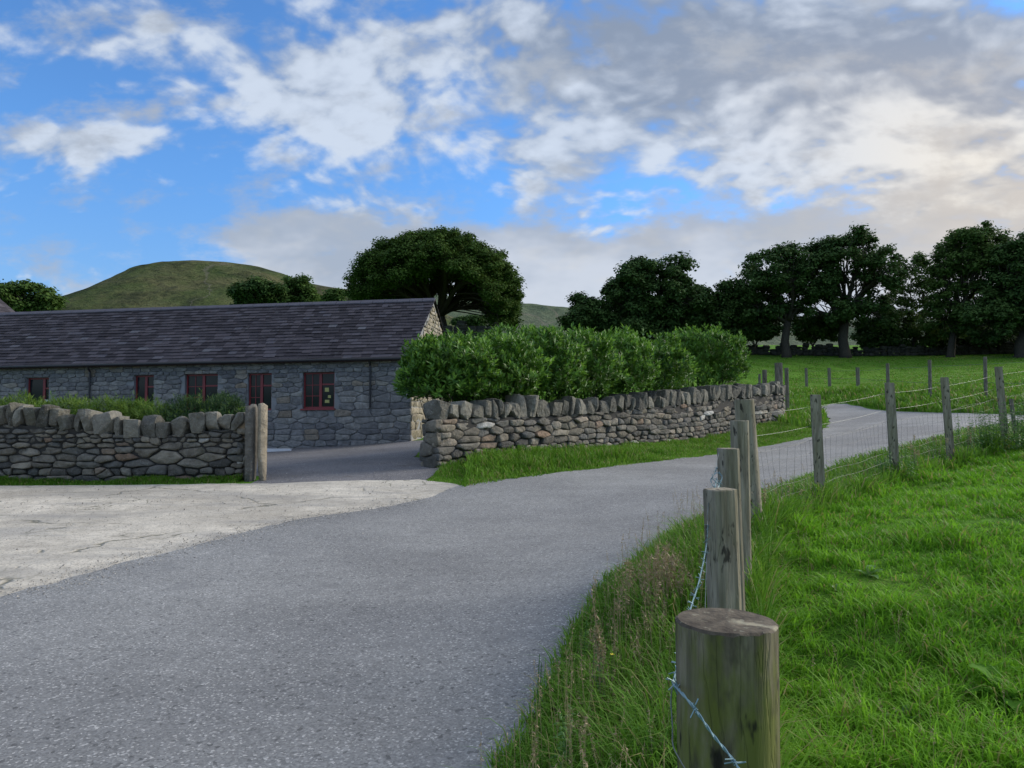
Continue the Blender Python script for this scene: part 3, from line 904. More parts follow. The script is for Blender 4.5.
def stone_wall(name, label, A, B, thick, base_z, top_z, rnd_seed, cope=(0.12, 0.26), copeh=(0.22, 0.32), end_stones=(True, True), cat='stone wall', rh=(0.05, 0.155), nback=(0, 0), lean=0.0, cope_d=1.0):
    rnd = random.Random(rnd_seed)
    A = Vector((A[0], A[1], 0)); B = Vector((B[0], B[1], 0)); L = (B - A).length; d = (B - A) / L
    back = Vector((-d.y, d.x, 0))
    if back.dot(A) < 0: back = -back
    root = thing(name, label, cat, (A.x, A.y, base_z(0)))
    mb = MB()
    def mp(s, t, dd): return tuple(A + d * s - back * (dd - 0.10 * (t / 1.2)) + Vector((0, 0, base_z(s) + t)))
    ht = lambda s: top_z(s) - base_z(s)
    cells = stone_cells(L, ht, rh, (1.3, 4.4), rnd, big=0.30, jit=.22, K=2.4)
    stone_mesh(mb, cells, mp, rnd=rnd, out=.035, rough=.014, gap=.012)
    def mpb(s, t, dd): return tuple(A + d * s + back * (thick + dd - 0.10 * (t / 1.2)) + Vector((0, 0, base_z(s) + t)))
    stone_mesh(mb, stone_cells(L, ht, (0.12, 0.22), (1.5, 2.6), rnd), mpb, rnd=rnd)
    for s_end, on, sg in ((0, end_stones[0], -1), (L, end_stones[1], 1)):
        if on:
            def mpe(s, t, dd, s_end=s_end, sg=sg): return tuple(A + d * (s_end + sg * dd) + back * (s + 0.02) + Vector((0, 0, base_z(s_end) + t)))
            stone_mesh(mb, stone_cells(thick - .04, lambda q: ht(s_end), (0.12, 0.24), (1.3, 2.4), rnd), mpe, rnd=rnd)
    mb.build('dry_stone_face', M['stone'], root, smooth=True)
    core = MB()
    n = max(2, int(L / 0.5)); S = np.linspace(0.06, L - 0.06, n)
    for i in range(n - 1):
        q = []
        for s in (S[i], S[i + 1]):
            for k in (0.07, thick - 0.07):
                for z in (base_z(s) - 0.2, top_z(s) - 0.01): q.append(tuple(A + d * s + back * k + Vector((0, 0, z))))
        core.add(q, [(0, 1, 5, 4), (2, 6, 7, 3), (1, 3, 7, 5)])
    core.build('wall_core', M['core'], root)
    cp_ = MB(); s = 0.02
    ca = Vector((d.x, d.y, 0))
    while s < L - 0.02:
        w = rnd.uniform(*cope); hh = rnd.uniform(*copeh); dep = thick * rnd.uniform(.85, 1.08)
        th = rnd.gauss(lean, .10); ph = rnd.gauss(0, .06)
        ax = (ca * math.cos(th) + Vector((0, 0, 1)) * math.sin(th)); az = (Vector((0, 0, 1)) * math.cos(th) - ca * math.sin(th)); ay = back
        az = (az + back * ph).normalized()
        sc_ = min(s + w / 2, L - .05)
        cpos = A + d * sc_ + back * (thick / 2 + rnd.uniform(-.03, .03)) + Vector((0, 0, top_z(sc_) + hh / 2 - 0.035))
        rock(cp_, cpos, (w * 1.02, dep, hh), ax, ay, az, rnd, 0.16, 0.10)
        s += w * 1.02
    cp_.build('coping', M['cope'], root, smooth=False)
    return root


# left boundary wall
LA = Vector((P(243, 482, 12.85).x, 12.85, 0)); LB = Vector((-13.5, 12.35, 0))
LL = (LB - LA).length
def lz(px_top):
    pass
_lx = np.array([p[0] for p in [(-9.1,), (-7.2,), (-6.3,), (-5.2,), (-4.6,)]])
def left_base(s):
    x = LA.x + (LB.x - LA.x) * s / LL; return 0.33
def left_top(s):      # under the coping
    x = LA.x + (LB.x - LA.x) * s / LL; px = 512 + FPX * x / 12.75
    py = np.interp(px, [-200, 0, 50, 90, 130, 165, 200, 245], [422, 423, 427, 430, 436, 436, 431, 428])
    return float(P(px, py, 12.8).z)
stone_wall('dry_stone_wall', 'long grey dry stone wall with upright coping behind the pale concrete on the left', LA, LB, 0.45, left_base, left_top, 5, cope=(0.12, 0.34), copeh=(0.27, 0.43), end_stones=(True, False))

# right boundary wall running up beside the lane
RA = P(437, 467, 13.7); RB = P(786, 419, 25.7)
RL = (Vector((RB.x, RB.y, 0)) - Vector((RA.x, RA.y, 0))).length
def rp(s): k = s / RL; return RA.x + (RB.x - RA.x) * k, RA.y + (RB.y - RA.y) * k
def right_base(s):
    x, y = rp(s); return h1(x, y) - 0.08
def right_top(s):
    x, y = rp(s); px = 512 + FPX * x / y
    py = np.interp(px, [420, 480, 530, 600, 640, 700, 740, 786], [420, 418, 416, 412, 409, 402, 398, 393])
    return float(P(px, py, y).z)
_rt = [right_base(s) for s in np.linspace(0, RL, 40)]; _rs = np.linspace(0, RL, 40)
stone_wall('dry_stone_wall', 'long brown grey dry stone wall below the laurel hedge beside the lane', RA, RB, 0.5, lambda s: float(np.interp(s, _rs, _rt)), right_top, 8, rh=(.055, .18), cope=(0.12, 0.36), copeh=(0.30, 0.49), end_stones=(True, True), lean=-0.12)

# far walls
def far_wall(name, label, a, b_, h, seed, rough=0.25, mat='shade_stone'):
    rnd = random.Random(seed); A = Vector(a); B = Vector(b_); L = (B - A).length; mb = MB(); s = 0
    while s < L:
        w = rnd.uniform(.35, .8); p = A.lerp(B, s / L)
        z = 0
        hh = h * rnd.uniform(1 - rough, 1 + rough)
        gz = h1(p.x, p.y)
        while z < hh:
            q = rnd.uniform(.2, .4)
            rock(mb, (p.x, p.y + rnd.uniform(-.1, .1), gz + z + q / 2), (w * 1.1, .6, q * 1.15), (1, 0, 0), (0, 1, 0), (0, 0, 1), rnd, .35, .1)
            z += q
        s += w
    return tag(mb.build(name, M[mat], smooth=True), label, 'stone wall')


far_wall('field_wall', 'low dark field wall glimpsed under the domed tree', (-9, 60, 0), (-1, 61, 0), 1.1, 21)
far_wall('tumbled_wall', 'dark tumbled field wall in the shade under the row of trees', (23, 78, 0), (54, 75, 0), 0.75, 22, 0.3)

# gate posts
gp = MB()
c0 = P(262, 484, 12.75); zt = P(262, 404, 12.75).z; zb = h1(c0.x, c0.y) - .1
ca, sa = math.cos(R(38)), math.sin(R(38))
rock(gp, (c0.x, c0.y, (zt + zb) / 2), (.155, .12, zt - zb), (ca, sa, 0), (-sa, ca, 0), (0, 0, 1), random.Random(3), .10, .03)
tag(gp.build('gate_post', M['slab'], smooth=True), 'pale upright slab gatepost with rounded top at the yard entrance', 'gatepost')
gp = MB()
c0 = P(252, 484, 12.83); zt2 = P(252, 405, 12.83).z
rock(gp, (c0.x, c0.y, (zt2 + zb) / 2), (.13, .40, zt2 - zb), (1, 0, 0), (0, 1, 0), (0, 0, 1), random.Random(4), .10, .04)
tag(gp.build('gate_post', M['slab_dark'], smooth=True), 'dark rough slab set between the stone wall and the pale gatepost', 'gatepost')


# ------------------------------------------------------------------ the stone building
BC = P(411, 441, 23.5); BA = R(8)
bd = Vector((-math.cos(BA), math.sin(BA), 0)); bn = Vector((math.sin(BA), math.cos(BA), 0))   # along the front, into the house
BZ = BC.z
BLEN, BW = 20.0, 5.8
def Bp(s, d, z): return tuple(Vector((BC.x, BC.y, 0)) + bd * s + bn * d + Vector((0, 0, z - 0.011 * s if z > BZ + 1 else z)))
def s_at(px):
    k = (px - 512) / FPX
    # (x0 + bd.x s) = k (y0 + bd.y s)
    return (k * BC.y - BC.x) / (bd.x - k * bd.y)
EZ = P(406, 357, 23.3).z + .17; RZ = P(432, 300, 26.4).z
house = thing('stone_building', 'long low grey stone building with slate roof and dark red windows', 'building', (BC.x, BC.y, BZ))
wins = []
for i, (a, b_, yt, yb) in enumerate([(25, 48, 377.5, 410), (133, 153, 375, 410), (184, 217, 373.8, 409.5), (247, 271, 373, 410.5), (302, 334, 372, 408.5)]):
    s0, s1 = s_at(b_), s_at(a); Ym = BC.y + bd.y * (s0 + s1) / 2
    wins.append((s0, s1, P(a, yb, Ym).z + .011 * s0, P(a, yt, Ym).z + .011 * s0))
holes = [(w[0], w[1], w[2] - BZ + .55, w[3] - BZ + .55) for w in wins]
hr = random.Random(12)
# front: individual stones on a mortar wall with real openings
mb = MB()
fl = BZ - 0.55
def mpf(s, t, d): return Bp(s, -d + 0.0, max(fl + t, BZ + 1.001) if False else fl + t)
def mpf(s, t, d):
    z = fl + t
    v = Vector((BC.x, BC.y, 0)) + bd * s - bn * d
    return (v.x, v.y, z - 0.011 * s)
cells = stone_cells(BLEN, lambda s: EZ - fl - 0.02, (0.09, 0.22), (1.5, 4.2), hr, holes=holes, big=0.12, jit=0.10, K=2.4)
stone_mesh(mb, cells, mpf, gap=0.008, bulge=0.014, depth=0.05, rough=0.006, out=0.010, rnd=hr, tilt=.25)
mb.build('front_stonework', M['house_stone'], house, smooth=True)
# mortar backing, one sheet with openings and reveals
mb = MB()
ss = sorted({0.0, BLEN} | {w[0] for w in wins} | {w[1] for w in wins})
TOPW = EZ - fl - .02
for a, b_ in zip(ss[:-1], ss[1:]):
    w = next((w for w in holes if abs(w[0] - a) < 1e-6 and abs(w[1] - b_) < 1e-6), None)
    spans = [(0, TOPW)] if w is None else [(0, w[2]), (w[3], TOPW)]
    for lo, hi in spans:
        mb.add([mpf(a, lo, -.03), mpf(b_, lo, -.03), mpf(b_, hi, -.03), mpf(a, hi, -.03)], [(0, 1, 2, 3)])
    if w is not None:
        for p, q in (((a, w[2]), (a, w[3])), ((b_, w[2]), (b_, w[3])), ((a, w[3]), (b_, w[3])), ((a, w[2]), (b_, w[2]))):
            mb.add([mpf(*p, -.03), mpf(*q, -.03), mpf(*q, -.32), mpf(*p, -.32)], [(0, 1, 2, 3)])
# back, left end and gable backing
def q4(*pts): mb.add(list(pts), [tuple(range(len(pts)))])
zf = fl
q4(Bp(0, BW, zf), Bp(BLEN, BW, zf), Bp(BLEN, BW, EZ), Bp(0, BW, EZ))
for s in (0.012, BLEN):
    mb.add([Bp(s, 0.012, zf), Bp(s, BW, zf), Bp(s, BW, EZ - .05), Bp(s, BW / 2, RZ - .12), Bp(s, 0.012, EZ - .05)], [(0, 1, 2), (0, 2, 4), (2, 3, 4)])
mb.build('wall', M['mortar'], house)
# gable stones
mb = MB()
gt = lambda s: (EZ - fl) + (RZ - EZ) * (1 - abs(s - BW / 2) / (BW / 2)) - .15
def mpg(s, t, d):
    v = Vector((BC.x, BC.y, 0)) - bd * d + bn * s
    return (v.x, v.y, fl + t)
stone_mesh(mb, stone_cells(BW, gt, (0.12, 0.24), (1.2, 2.6), hr, jit=.2), mpg, gap=.010, bulge=.03, depth=.05, out=.015, rnd=hr)
mb.build('gable_stonework', M['gable_stone'], house, smooth=True)
# slates
mb = MB(); hr = random.Random(5)
rise, run = RZ - EZ, BW / 2
sl = math.hypot(rise, run) + .30
ur, uz = run / math.hypot(rise, run), rise / math.hypot(rise, run)
rows = 19; rh_ = sl / rows
for side in (0, 1):
    for r in range(rows):
        s = -0.05 - hr.random() * .3
        x0 = -.30 + r * rh_; wmean = .36 - .10 * r / rows
        while s < BLEN:
            w = wmean * hr.uniform(.8, 1.2) if side == 0 else 1.2
            a0, a1 = max(s, -.05), min(s + w - .006, BLEN)
            if a1 > a0:
                lift = .016 + hr.uniform(0, .014); slip = hr.uniform(-.012, .012) if hr.random() > .02 else -.06
                pts = []
                for u, t in ((x0 + slip, lift + .012), (x0 + slip, lift), (x0 + rh_ * 1.25, .0), (x0 + rh_ * 1.25, .010)):
                    u = min(u, math.hypot(rise, run))
                    d_ = u * ur; z_ = EZ + u * uz
                    d_ -= t * uz; z_ += t * ur
                    if side: d_ = BW - d_
                    pts.append((d_, z_))
                V = [Bp(a, p[0], p[1]) for a in (a0, a1) for p in pts]
                mb.add(V, [(0, 1, 2, 3), (4, 7, 6, 5), (0, 4, 5, 1), (0, 3, 7, 4), (1, 5, 6, 2)])
            s += w
roof = mb.build('roof', M['slate'], house)
mb = MB(); s = -.05
while s < BLEN:
    w = .46
    for sg in (-1, 1):
        V = [Bp(a, BW / 2 + sg * dd, RZ + zz + hr.uniform(0, .006)) for a in (s, s + w - .012) for dd, zz in ((0.0, .07), (.15, -.045), (.15, -.075), (0, .045))]
        mb.add(V, [(0, 1, 5, 4), (1, 2, 6, 5), (0, 3, 2, 1), (4, 5, 6, 7)])
    s += w
mb.build('ridge_tiles', M['ridge'], roof)
# roof underside boards so no sky shows through
mb = MB()
for sg in (0, 1):
    f = lambda u: (u * ur if not sg else BW - u * ur, EZ + u * uz - .03)
    mb.add([Bp(-.02, *f(-.27)), Bp(BLEN, *f(-.27)), Bp(BLEN, *f(sl - .3)), Bp(-.02, *f(sl - .3))], [(0, 1, 2, 3)])
mb.build('roof_boards', M['dark'], roof)
# fascia and gutter
def seg_box(mb, s0, s1, d0, d1, z0, z1):
    V = [Bp(s, d, z) for s in (s0, s1) for d in (d0, d1) for z in (z0, z1)]
    mb.add(V, [(0, 1, 3, 2), (4, 6, 7, 5), (0, 4, 5, 1), (2, 3, 7, 6), (0, 2, 6, 4), (1, 5, 7, 3)])
mb = MB(); seg_box(mb, -.03, BLEN, -.17, -.14, EZ - .27, EZ - .13); seg_box(mb, -.03, BLEN, -.14, -.03, EZ - .26, EZ - .24)
mb.build('fascia', M['fascia'], house)
mb = MB(); mb.tube([Bp(-.04, -.235, EZ - .20), Bp(BLEN, -.235, EZ - .20)], .055, 10)
gut = mb.build('gutter', M['gutter'], house)
for px in (371, 91):
    s = s_at(px); mb = MB()
    zb_ = P(px, 407, BC.y + bd.y * s).z if px == 371 else BZ - .3
    mb.tube([Bp(s, -.22, EZ - .2), Bp(s, -.15, EZ - .34), Bp(s, -.085, EZ - .42), Bp(s, -.085, (EZ + zb_) / 2), Bp(s, -.085, zb_)], .034, 8)
    mb.build('downpipe', M['gutter'], house)
# windows
for i, w in enumerate(wins):
    a, b_, z0, z1 = w
    W, Hh = b_ - a, z1 - z0
    def wb(mb, s0, s1, zz0, zz1, d0, d1):
        V = []
        for s in (s0, s1):
            for d in (d0, d1):
                for z in (zz0, zz1): v = Vector((BC.x, BC.y, 0)) + bd * s + bn * d; V.append((v.x, v.y, z - .011 * s))
        mb.add(V, [(0, 1, 3, 2), (4, 6, 7, 5), (0, 4, 5, 1), (2, 3, 7, 6), (0, 2, 6, 4), (1, 5, 7, 3)])
    win = MB(); f = .055
    wb(win, a + .004, a + f, z0 + .004, z1 - .004, .13, .20); wb(win, b_ - f, b_ - .004, z0 + .004, z1 - .004, .13, .20)
    wb(win, a + f, b_ - f, z0 + .004, z0 + f + .01, .13, .20); wb(win, a + f, b_ - f, z1 - f, z1 - .004, .13, .20)
    mid = a + W * (.47 if i != 0 else .30)
    wb(win, mid - .045, mid + .045, z0 + f + .01, z1 - f, .125, .195)
    wo = win.build('window', M['red'], house)
    bars = MB(); lo, hi = z0 + f + .01, z1 - f
    # right casement (towards s = a): transom at a third; left casement: small panes
    wb(bars, a + f, mid - .045, lo + (hi - lo) * .66, lo + (hi - lo) * .66 + .05, .135, .185)
    if i in (4, 2, 3):
        for k in (1, 2): wb(bars, mid + .045, b_ - f, lo + (hi - lo) * k / 3 - .011, lo + (hi - lo) * k / 3 + .011, .145, .175)
        if W > .8:
            k = (mid + .045 + b_ - f) / 2; wb(bars, k - .011, k + .011, lo, hi, .143, .177)
    bars.build('glazing_bars', M['red'], wo)
    pane = MB(); wb(pane, a + f, b_ - f, lo, hi, .158, .166); pane.build('pane', M['glass'], wo)
    room = MB(); wb(room, a - .3, b_ + .3, z0 - .3, z1 + .2, .33, .5); room.build('dark_room', M['dark'], wo)
    sill = MB(); wb(sill, a - .04, b_ + .04, z0 - .045, z0 + .003, -.05, .13); sill.build('sill', M['red'] if i == 4 else M['mortar'], wo)
    if i == 4:
        for (u, v, sw, sh) in ((.28, .52, .14, .13), (.27, .20, .15, .10), (.20, .33, .10, .09)):
            n_ = MB(); wb(n_, a + u * W - sw / 2, a + u * W + sw / 2, z0 + v * Hh - sh / 2, z0 + v * Hh + sh / 2, .150, .1535)
            n_.build('notice', M['paper'], wo)
    if i == 0:
        n_ = MB(); wb(n_, a + .10, mid - .06, z0 + .30, z0 + .36, .10, .128); wb(n_, a + .3, a + .36, z0 + .05, z0 + .3, .10, .128); n_.build('white_sash_rail', M['white'], wo)

# corner of a second roof behind the far left end
b2 = P(6, 312, 34); root = thing('outbuilding', 'corner of a second slate roof rising behind the left end of the long roof', 'building', (b2.x - 6, 36, h1(b2.x - 6, 36)))
mb = MB(); zt_ = P(0, 303, 38).z; zr = zt_ + .9
gz = h1(b2.x - 6, 36)
x1 = (12 - 512) / 740 * 38.3 + 1.07
mb.box((x1 - 5, 36, (gz + zt_ - 1.2) / 2), (9.6, 3.6, zt_ - 1.2 - gz)); mb.build('wall', M['mortar'], root)
mb = MB()
for k in range(10):
    z0_, z1_ = zt_ - 1.3 + k * .25, zt_ - 1.3 + (k + 1) * .25 + .03
    xs0 = x1 - (k * .30); xs1 = x1 - ((k + 1) * .30)
    for j in range(9):
        y0_ = 33.8 + j * .5
        mb.add([(xs0 + .02, y0_, z0_ + .03), (xs0 + .02, y0_ + .49, z0_ + .03), (xs1, y0_ + .49, z1_), (xs1, y0_, z1_)], [(0, 1, 2, 3)])
mb.add([(x1, 33.8, zt_ - 1.3), (x1 - 3, 33.8, zt_ + 1.2), (x1 - 10, 33.8, zt_ + 1.2), (x1 - 10, 33.8, zt_ - 1.3)], [(0, 1, 2, 3)])
mb.add([(x1, 38.3, zt_ - 1.3), (x1 - 3, 38.3, zt_ + 1.2), (x1 - 10, 38.3, zt_ + 1.2), (x1 - 10, 38.3, zt_ - 1.3)], [(0, 1, 2, 3)])
mb.add([(x1 - 3, 33.8, zt_ + 1.2), (x1 - 3, 38.3, zt_ + 1.2), (x1 - 10, 38.3, zt_ + 1.2), (x1 - 10, 33.8, zt_ + 1.2)], [(0, 1, 2, 3)])
mb.build('roof', M['slate'], root)

# pale kerb in the yard
k = MB(); a = P(272, 450.5, 23.0); k.box((a.x + .15, a.y, h1(a.x, a.y) + .04), (.9, .12, .10))
tag(k.build('kerb_stone', M['white']), 'short pale kerb strip on the yard in front of the building', 'kerb')


# ------------------------------------------------------------------ foliage
def rand_dirs(n):
    v = RNG.normal(size=(n, 3)); return v / np.linalg.norm(v, axis=1, keepdims=True)


def leaf_quads(c, size, nrm, aspect=0.6):
    n = len(c)
    a = np.cross(nrm, rand_dirs(n)); a /= np.linalg.norm(a, axis=1, keepdims=True) + 1e-9
    b_ = np.cross(nrm, a)
    s = size[:, None]
    V = np.stack([c - a * s, c + b_ * s * aspect - a * s * .1, c + a * s, c - b_ * s * aspect - a * s * .1], 1).reshape(-1, 3)
    F = np.arange(n * 4).reshape(n, 4)
    return V, F


def curve_pts(a, b_, sag=0.0, wob=0.06, n=7, rnd=random):
    a, b_ = Vector(a), Vector(b_); L = (b_ - a).length
    w = Vector((rnd.gauss(0, 1), rnd.gauss(0, 1), rnd.gauss(0, .5))) * wob * L
    out = []
    for i in range(n):
        t = i / (n - 1); p = a.lerp(b_, t) + w * math.sin(math.pi * t) + Vector((0, 0, sag * L * math.sin(math.pi * t)))
        out.append(p)
    return out


def make_tree(label, lobes, Y, base_px, leafmat, seed, trunk_r=0.35, clumps=150, leaves=170, leaf=0.17, clump_r=0.75, name='tree', shell=2.4, depth_k=1.0, cat='tree', group=None, limbs=7, fork=0.25, branch_vis=True, flat=0.55, trunk_px=None, cut=None, sub_lobes=3):
    rnd = random.Random(seed)
    global RNG; RNG = np.random.default_rng(seed)
    mpp = Y / FPX
    bx = P(base_px, 350, Y).x; gz = h1(bx, Y); root = thing(name, label, cat, (bx, Y, gz), group)
    E = []
    for (px, py, rx, ry) in lobes:
        c = P(px, py, Y); E.append((np.array([c.x, Y + rnd.uniform(-.3, .3) * rx * mpp, c.z]), np.array([rx * mpp, rx * mpp * depth_k, ry * mpp])))
    if sub_lobes:
        base_E = list(E)
        for c_, r_ in base_E:
            for _ in range(sub_lobes):
                d_ = np.array([rnd.gauss(0, 1), rnd.gauss(0, 1), abs(rnd.gauss(0, 1))]); d_ /= np.linalg.norm(d_)
                E.append((c_ + d_ * r_ * rnd.uniform(.75, 1.0), r_ * rnd.uniform(.22, .42)))
    vol = np.array([e[1].prod() ** .8 for e in E]); vol /= vol.sum()
    cen = []
    tries = 0
    while len(cen) < clumps and tries < clumps * 30:
        tries += 1
        e = E[RNG.choice(len(E), p=vol)]
        d = rand_dirs(1)[0]; r = RNG.random() ** (1 / (shell * 1.6))
        edge = 1 - .5 * clump_r / max(e[1].min(), clump_r * 1.6)
        p = e[0] + d * r * e[1] * max(edge, .3)
        if p[2] < gz + .5: continue
        if cut and p[2] < P(512, cut(512 + FPX * p[0] / p[1]), Y).z: continue
        if cen and min(np.sum(((np.array(cen) - p) * np.array([1, 1, 1.4])) ** 2, axis=1)) < (clump_r * .5) ** 2: continue
        cen.append(p)
    cen = np.array(cen)
    ctr = np.average([e[0] for e in E], axis=0, weights=vol)
    cv, cf = [], []
    mbl = MB()
    for p in cen:
        n = int(leaves * rnd.uniform(.6, 1.3)); rr = clump_r * rnd.uniform(.65, 1.3)
        d = rand_dirs(n); rad = RNG.random(n) ** .45
        q = p + d * rad[:, None] * np.array([rr, rr, rr * flat])
        q += RNG.normal(0, .12 * rr, q.shape)
        nr = d * .7 + np.array([0, 0, .9]) + RNG.normal(0, .45, q.shape); nr /= np.linalg.norm(nr, axis=1, keepdims=True)
        V, F = leaf_quads(q, leaf * RNG.uniform(.6, 1.25, n), nr, .62)
        mbl.add(V, F)
    mbl.build('crown', leafmat, root)
    # trunk and limbs
    mb = MB(); tb = Vector((bx, Y, gz - .2))
    zlow = cen[:, 2].min(); htop = cen[:, 2].max()
    fz = max(gz + 1.0, gz + (htop - gz) * fork)
    tx = bx if trunk_px is None else P(trunk_px, 300, Y).x
    ft = Vector((tx, Y, fz))
    ft = ft + Vector((rnd.gauss(0, .35), 0, 0)); pts = [tb, tb.lerp(ft, .15), tb.lerp(ft, .5) + Vector((rnd.gauss(0, .15), 0, 0)), ft]
    mb.tube(pts, [trunk_r * 1.5, trunk_r * 1.08, trunk_r * .95, trunk_r * .85], 9)
    k = min(limbs, len(cen)); c = cen[RNG.choice(len(cen), k, replace=False)]
    for _ in range(5):
        lab = np.argmin(((cen[:, None] - c[None]) ** 2).sum(2), axis=1)
        c = np.array([cen[lab == i].mean(0) if (lab == i).any() else c[i] for i in range(k)])
    for i in range(k):
        mem = cen[lab == i]
        if len(mem) == 0: continue
        tgt = Vector(c[i]); tgt = ft.lerp(tgt, .8)
        lp = curve_pts(ft - Vector((0, 0, .15 * rnd.random())), tgt, .10, .07, 7, rnd)
        r0 = trunk_r * rnd.uniform(.42, .62)
        mb.tube(lp, np.linspace(r0, r0 * .35, 7), 6)
        for p in mem:
            st = lp[rnd.choice([2, 3, 4, 5, 6])]
            bp = curve_pts(st, Vector(p), .08, .08, 5, rnd)
            mb.tube(bp, np.linspace(r0 * .28, .02, 5), 4, cap=False)
    mb.build('trunk', M['bark'], root, smooth=True)
    return root


TG = 'trees along the far side of the field'
make_tree('big old domed tree rising behind the right end of the slate roof', [(437, 296, 88, 62), (437, 296, 88, 62), (430, 278, 60, 40), (490, 292, 34, 26), (503, 316, 22, 17), (372, 302, 26, 12)], 65, 440, M['leaf_sycamore'], 31, .55, 620, 330, .115, .80, 'domed_tree', limbs=14, fork=.22, flat=.5, shell=4.0, cut=lambda px: np.interp(px, [350, 400, 425, 450, 470, 485, 495, 525], [305, 297, 284, 284, 292, 300, 332, 332]), sub_lobes=0)
make_tree('small dark tree standing under the domed tree', [(463, 322, 16, 6), (476, 321, 12, 6)], 85, 463, M['leaf_dark'], 32, .22, 40, 130, .16, .6, 'small_tree', limbs=4, fork=.5)
make_tree('leafy green tree at the far left behind the slate roof', [(28, 300, 34, 21), (10, 300, 30, 17), (52, 304, 17, 12), (-20, 305, 30, 20)], 55, 26, M['leaf_mid'], 33, .3, 150, 170, .15, .62, 'tree', limbs=8)
make_tree('round dark tree at the foot of the hill, left of a pair', [(257, 293, 28, 17), (272, 296, 18, 14), (243, 298, 14, 10)], 90, 258, M['leaf_dark'], 34, .3, 110, 150, .2, .9, 'round_tree', limbs=6)
make_tree('paler narrow tree beside the round tree at the foot of the hill', [(298, 293, 16, 17), (306, 298, 12, 12), (288, 290, 9, 11)], 92, 298, M['leaf_mid'], 35, .25, 70, 150, .18, .8, 'tree', limbs=5)
make_tree('small distant tree between the hill trees and the domed tree', [(338, 297, 12, 9), (328, 299, 8, 7)], 110, 338, M['leaf_mid'], 36, .2, 36, 140, .2, .9, 'small_tree', limbs=4)
make_tree('low rounded tree at the left edge of the dark tree row', [(587, 312, 20, 17), (575, 322, 18, 13), (600, 320, 18, 20)], 70, 590, M['leaf_dark'], 37, .3, 110, 170, .16, .75, 'tree', group=TG, limbs=6)
make_tree('broad dark tree showing above the middle of the laurel hedge', [(650, 292, 50, 34), (630, 305, 38, 32), (675, 305, 40, 32), (652, 275, 32, 16), (640, 330, 50, 22)], 72, 652, M['leaf_dark'], 38, .5, 300, 190, .165, .85, 'tree', group=TG, limbs=10)
make_tree('lower dark tree filling the dip right of the broad one', [(712, 312, 34, 32), (735, 318, 30, 30), (700, 330, 40, 24), (690, 300, 18, 18)], 76, 741, M['leaf_dark'], 39, .38, 210, 190, .165, .85, 'tree', group=TG, limbs=8, fork=.2)
make_tree('wide dark tree with bare trunk standing clear on the field edge', [(780, 276, 50, 30), (755, 290, 42, 28), (806, 282, 30, 26), (785, 258, 34, 13), (750, 310, 36, 24), (785, 315, 40, 18)], 74, 786, M['leaf_dark'], 40, .42, 250, 165, .16, .85, 'tree', group=TG, limbs=9, fork=.32)
make_tree('tall dark tree with sky showing through its crown', [(850, 262, 50, 27), (845, 246, 36, 14), (878, 276, 34, 26), (818, 276, 38, 26), (825, 308, 40, 24), (868, 314, 34, 22), (900, 268, 16, 12)], 74, 845, M['leaf_dark'], 41, .5, 250, 150, .16, .82, 'tree', group=TG, limbs=10, fork=.3)
make_tree('thin pale leaved tree in the gap of the dark tree row', [(906, 296, 24, 34), (922, 288, 20, 32), (895, 316, 28, 24), (918, 262, 10, 10)], 78, 910, M['leaf_mid'], 42, .2, 130, 90, .15, .7, 'thin_tree', group=TG, limbs=6, fork=.2)
make_tree('tall open crowned tree near the right end of the tree row', [(960, 262, 32, 36), (980, 246, 32, 22), (942, 290, 24, 34), (990, 275, 30, 34), (955, 315, 36, 26)], 72, 950, M['leaf_mid'], 43, .35, 260, 135, .15, .75, 'tree', group=TG, limbs=10, fork=.2)
make_tree('dense dark tree at the right edge of the tree row', [(1010, 285, 32, 48), (1040, 270, 40, 48), (1000, 318, 40, 30), (1060, 300, 50, 50)], 68, 1020, M['leaf_dark'], 44, .5, 300, 190, .165, .85, 'tree', group=TG, limbs=10, fork=.2)
make_tree('dense dark tree beyond the right end of the tree row', [(1110, 290, 55, 50), (1100, 320, 60, 34)], 72, 1110, M['leaf_dark'], 45, .5, 160, 190, .2, 1.0, 'tree', group=TG, limbs=8, fork=.2)
for i, (px, py, rx, ry, lab, mt) in enumerate([
        (695, 345, 26, 12, 'dark bush at the foot of the lower tree above the hedge', 'leaf_dark'),
        (815, 328, 26, 16, 'leafy undergrowth between the clear trunk and the tall dark tree', 'leaf_sycamore'),
        (880, 335, 26, 18, 'dark undergrowth right of the tall tree trunk', 'leaf_dark'),
        (925, 335, 26, 20, 'tangled green undergrowth below the thin pale tree', 'leaf_sycamore'),
        (975, 338, 30, 16, 'dark undergrowth beneath the tall open crowned tree', 'leaf_dark'),
        (1030, 338, 34, 20, 'dark undergrowth at the right edge of the field', 'leaf_dark'),
        (752, 330, 26, 12, 'low hanging foliage bush left of the clear trunk', 'leaf_dark')]):
    make_tree(lab, [(px, py, rx, ry), (px + rx * .5, py + 3, rx * .6, ry * .8)], 77, px, M[mt], 60 + i, .12, 70, 150, .16, .7, 'undergrowth', cat='bush', limbs=4, fork=.15)
make_tree('tiny dark bush on the left shoulder of the hill', [(122, 281, 4, 2.2)], 640, 122, M['leaf_dark'], 70, .3, 14, 60, .7, 1.2, 'hill_bush', cat='bush', limbs=3)


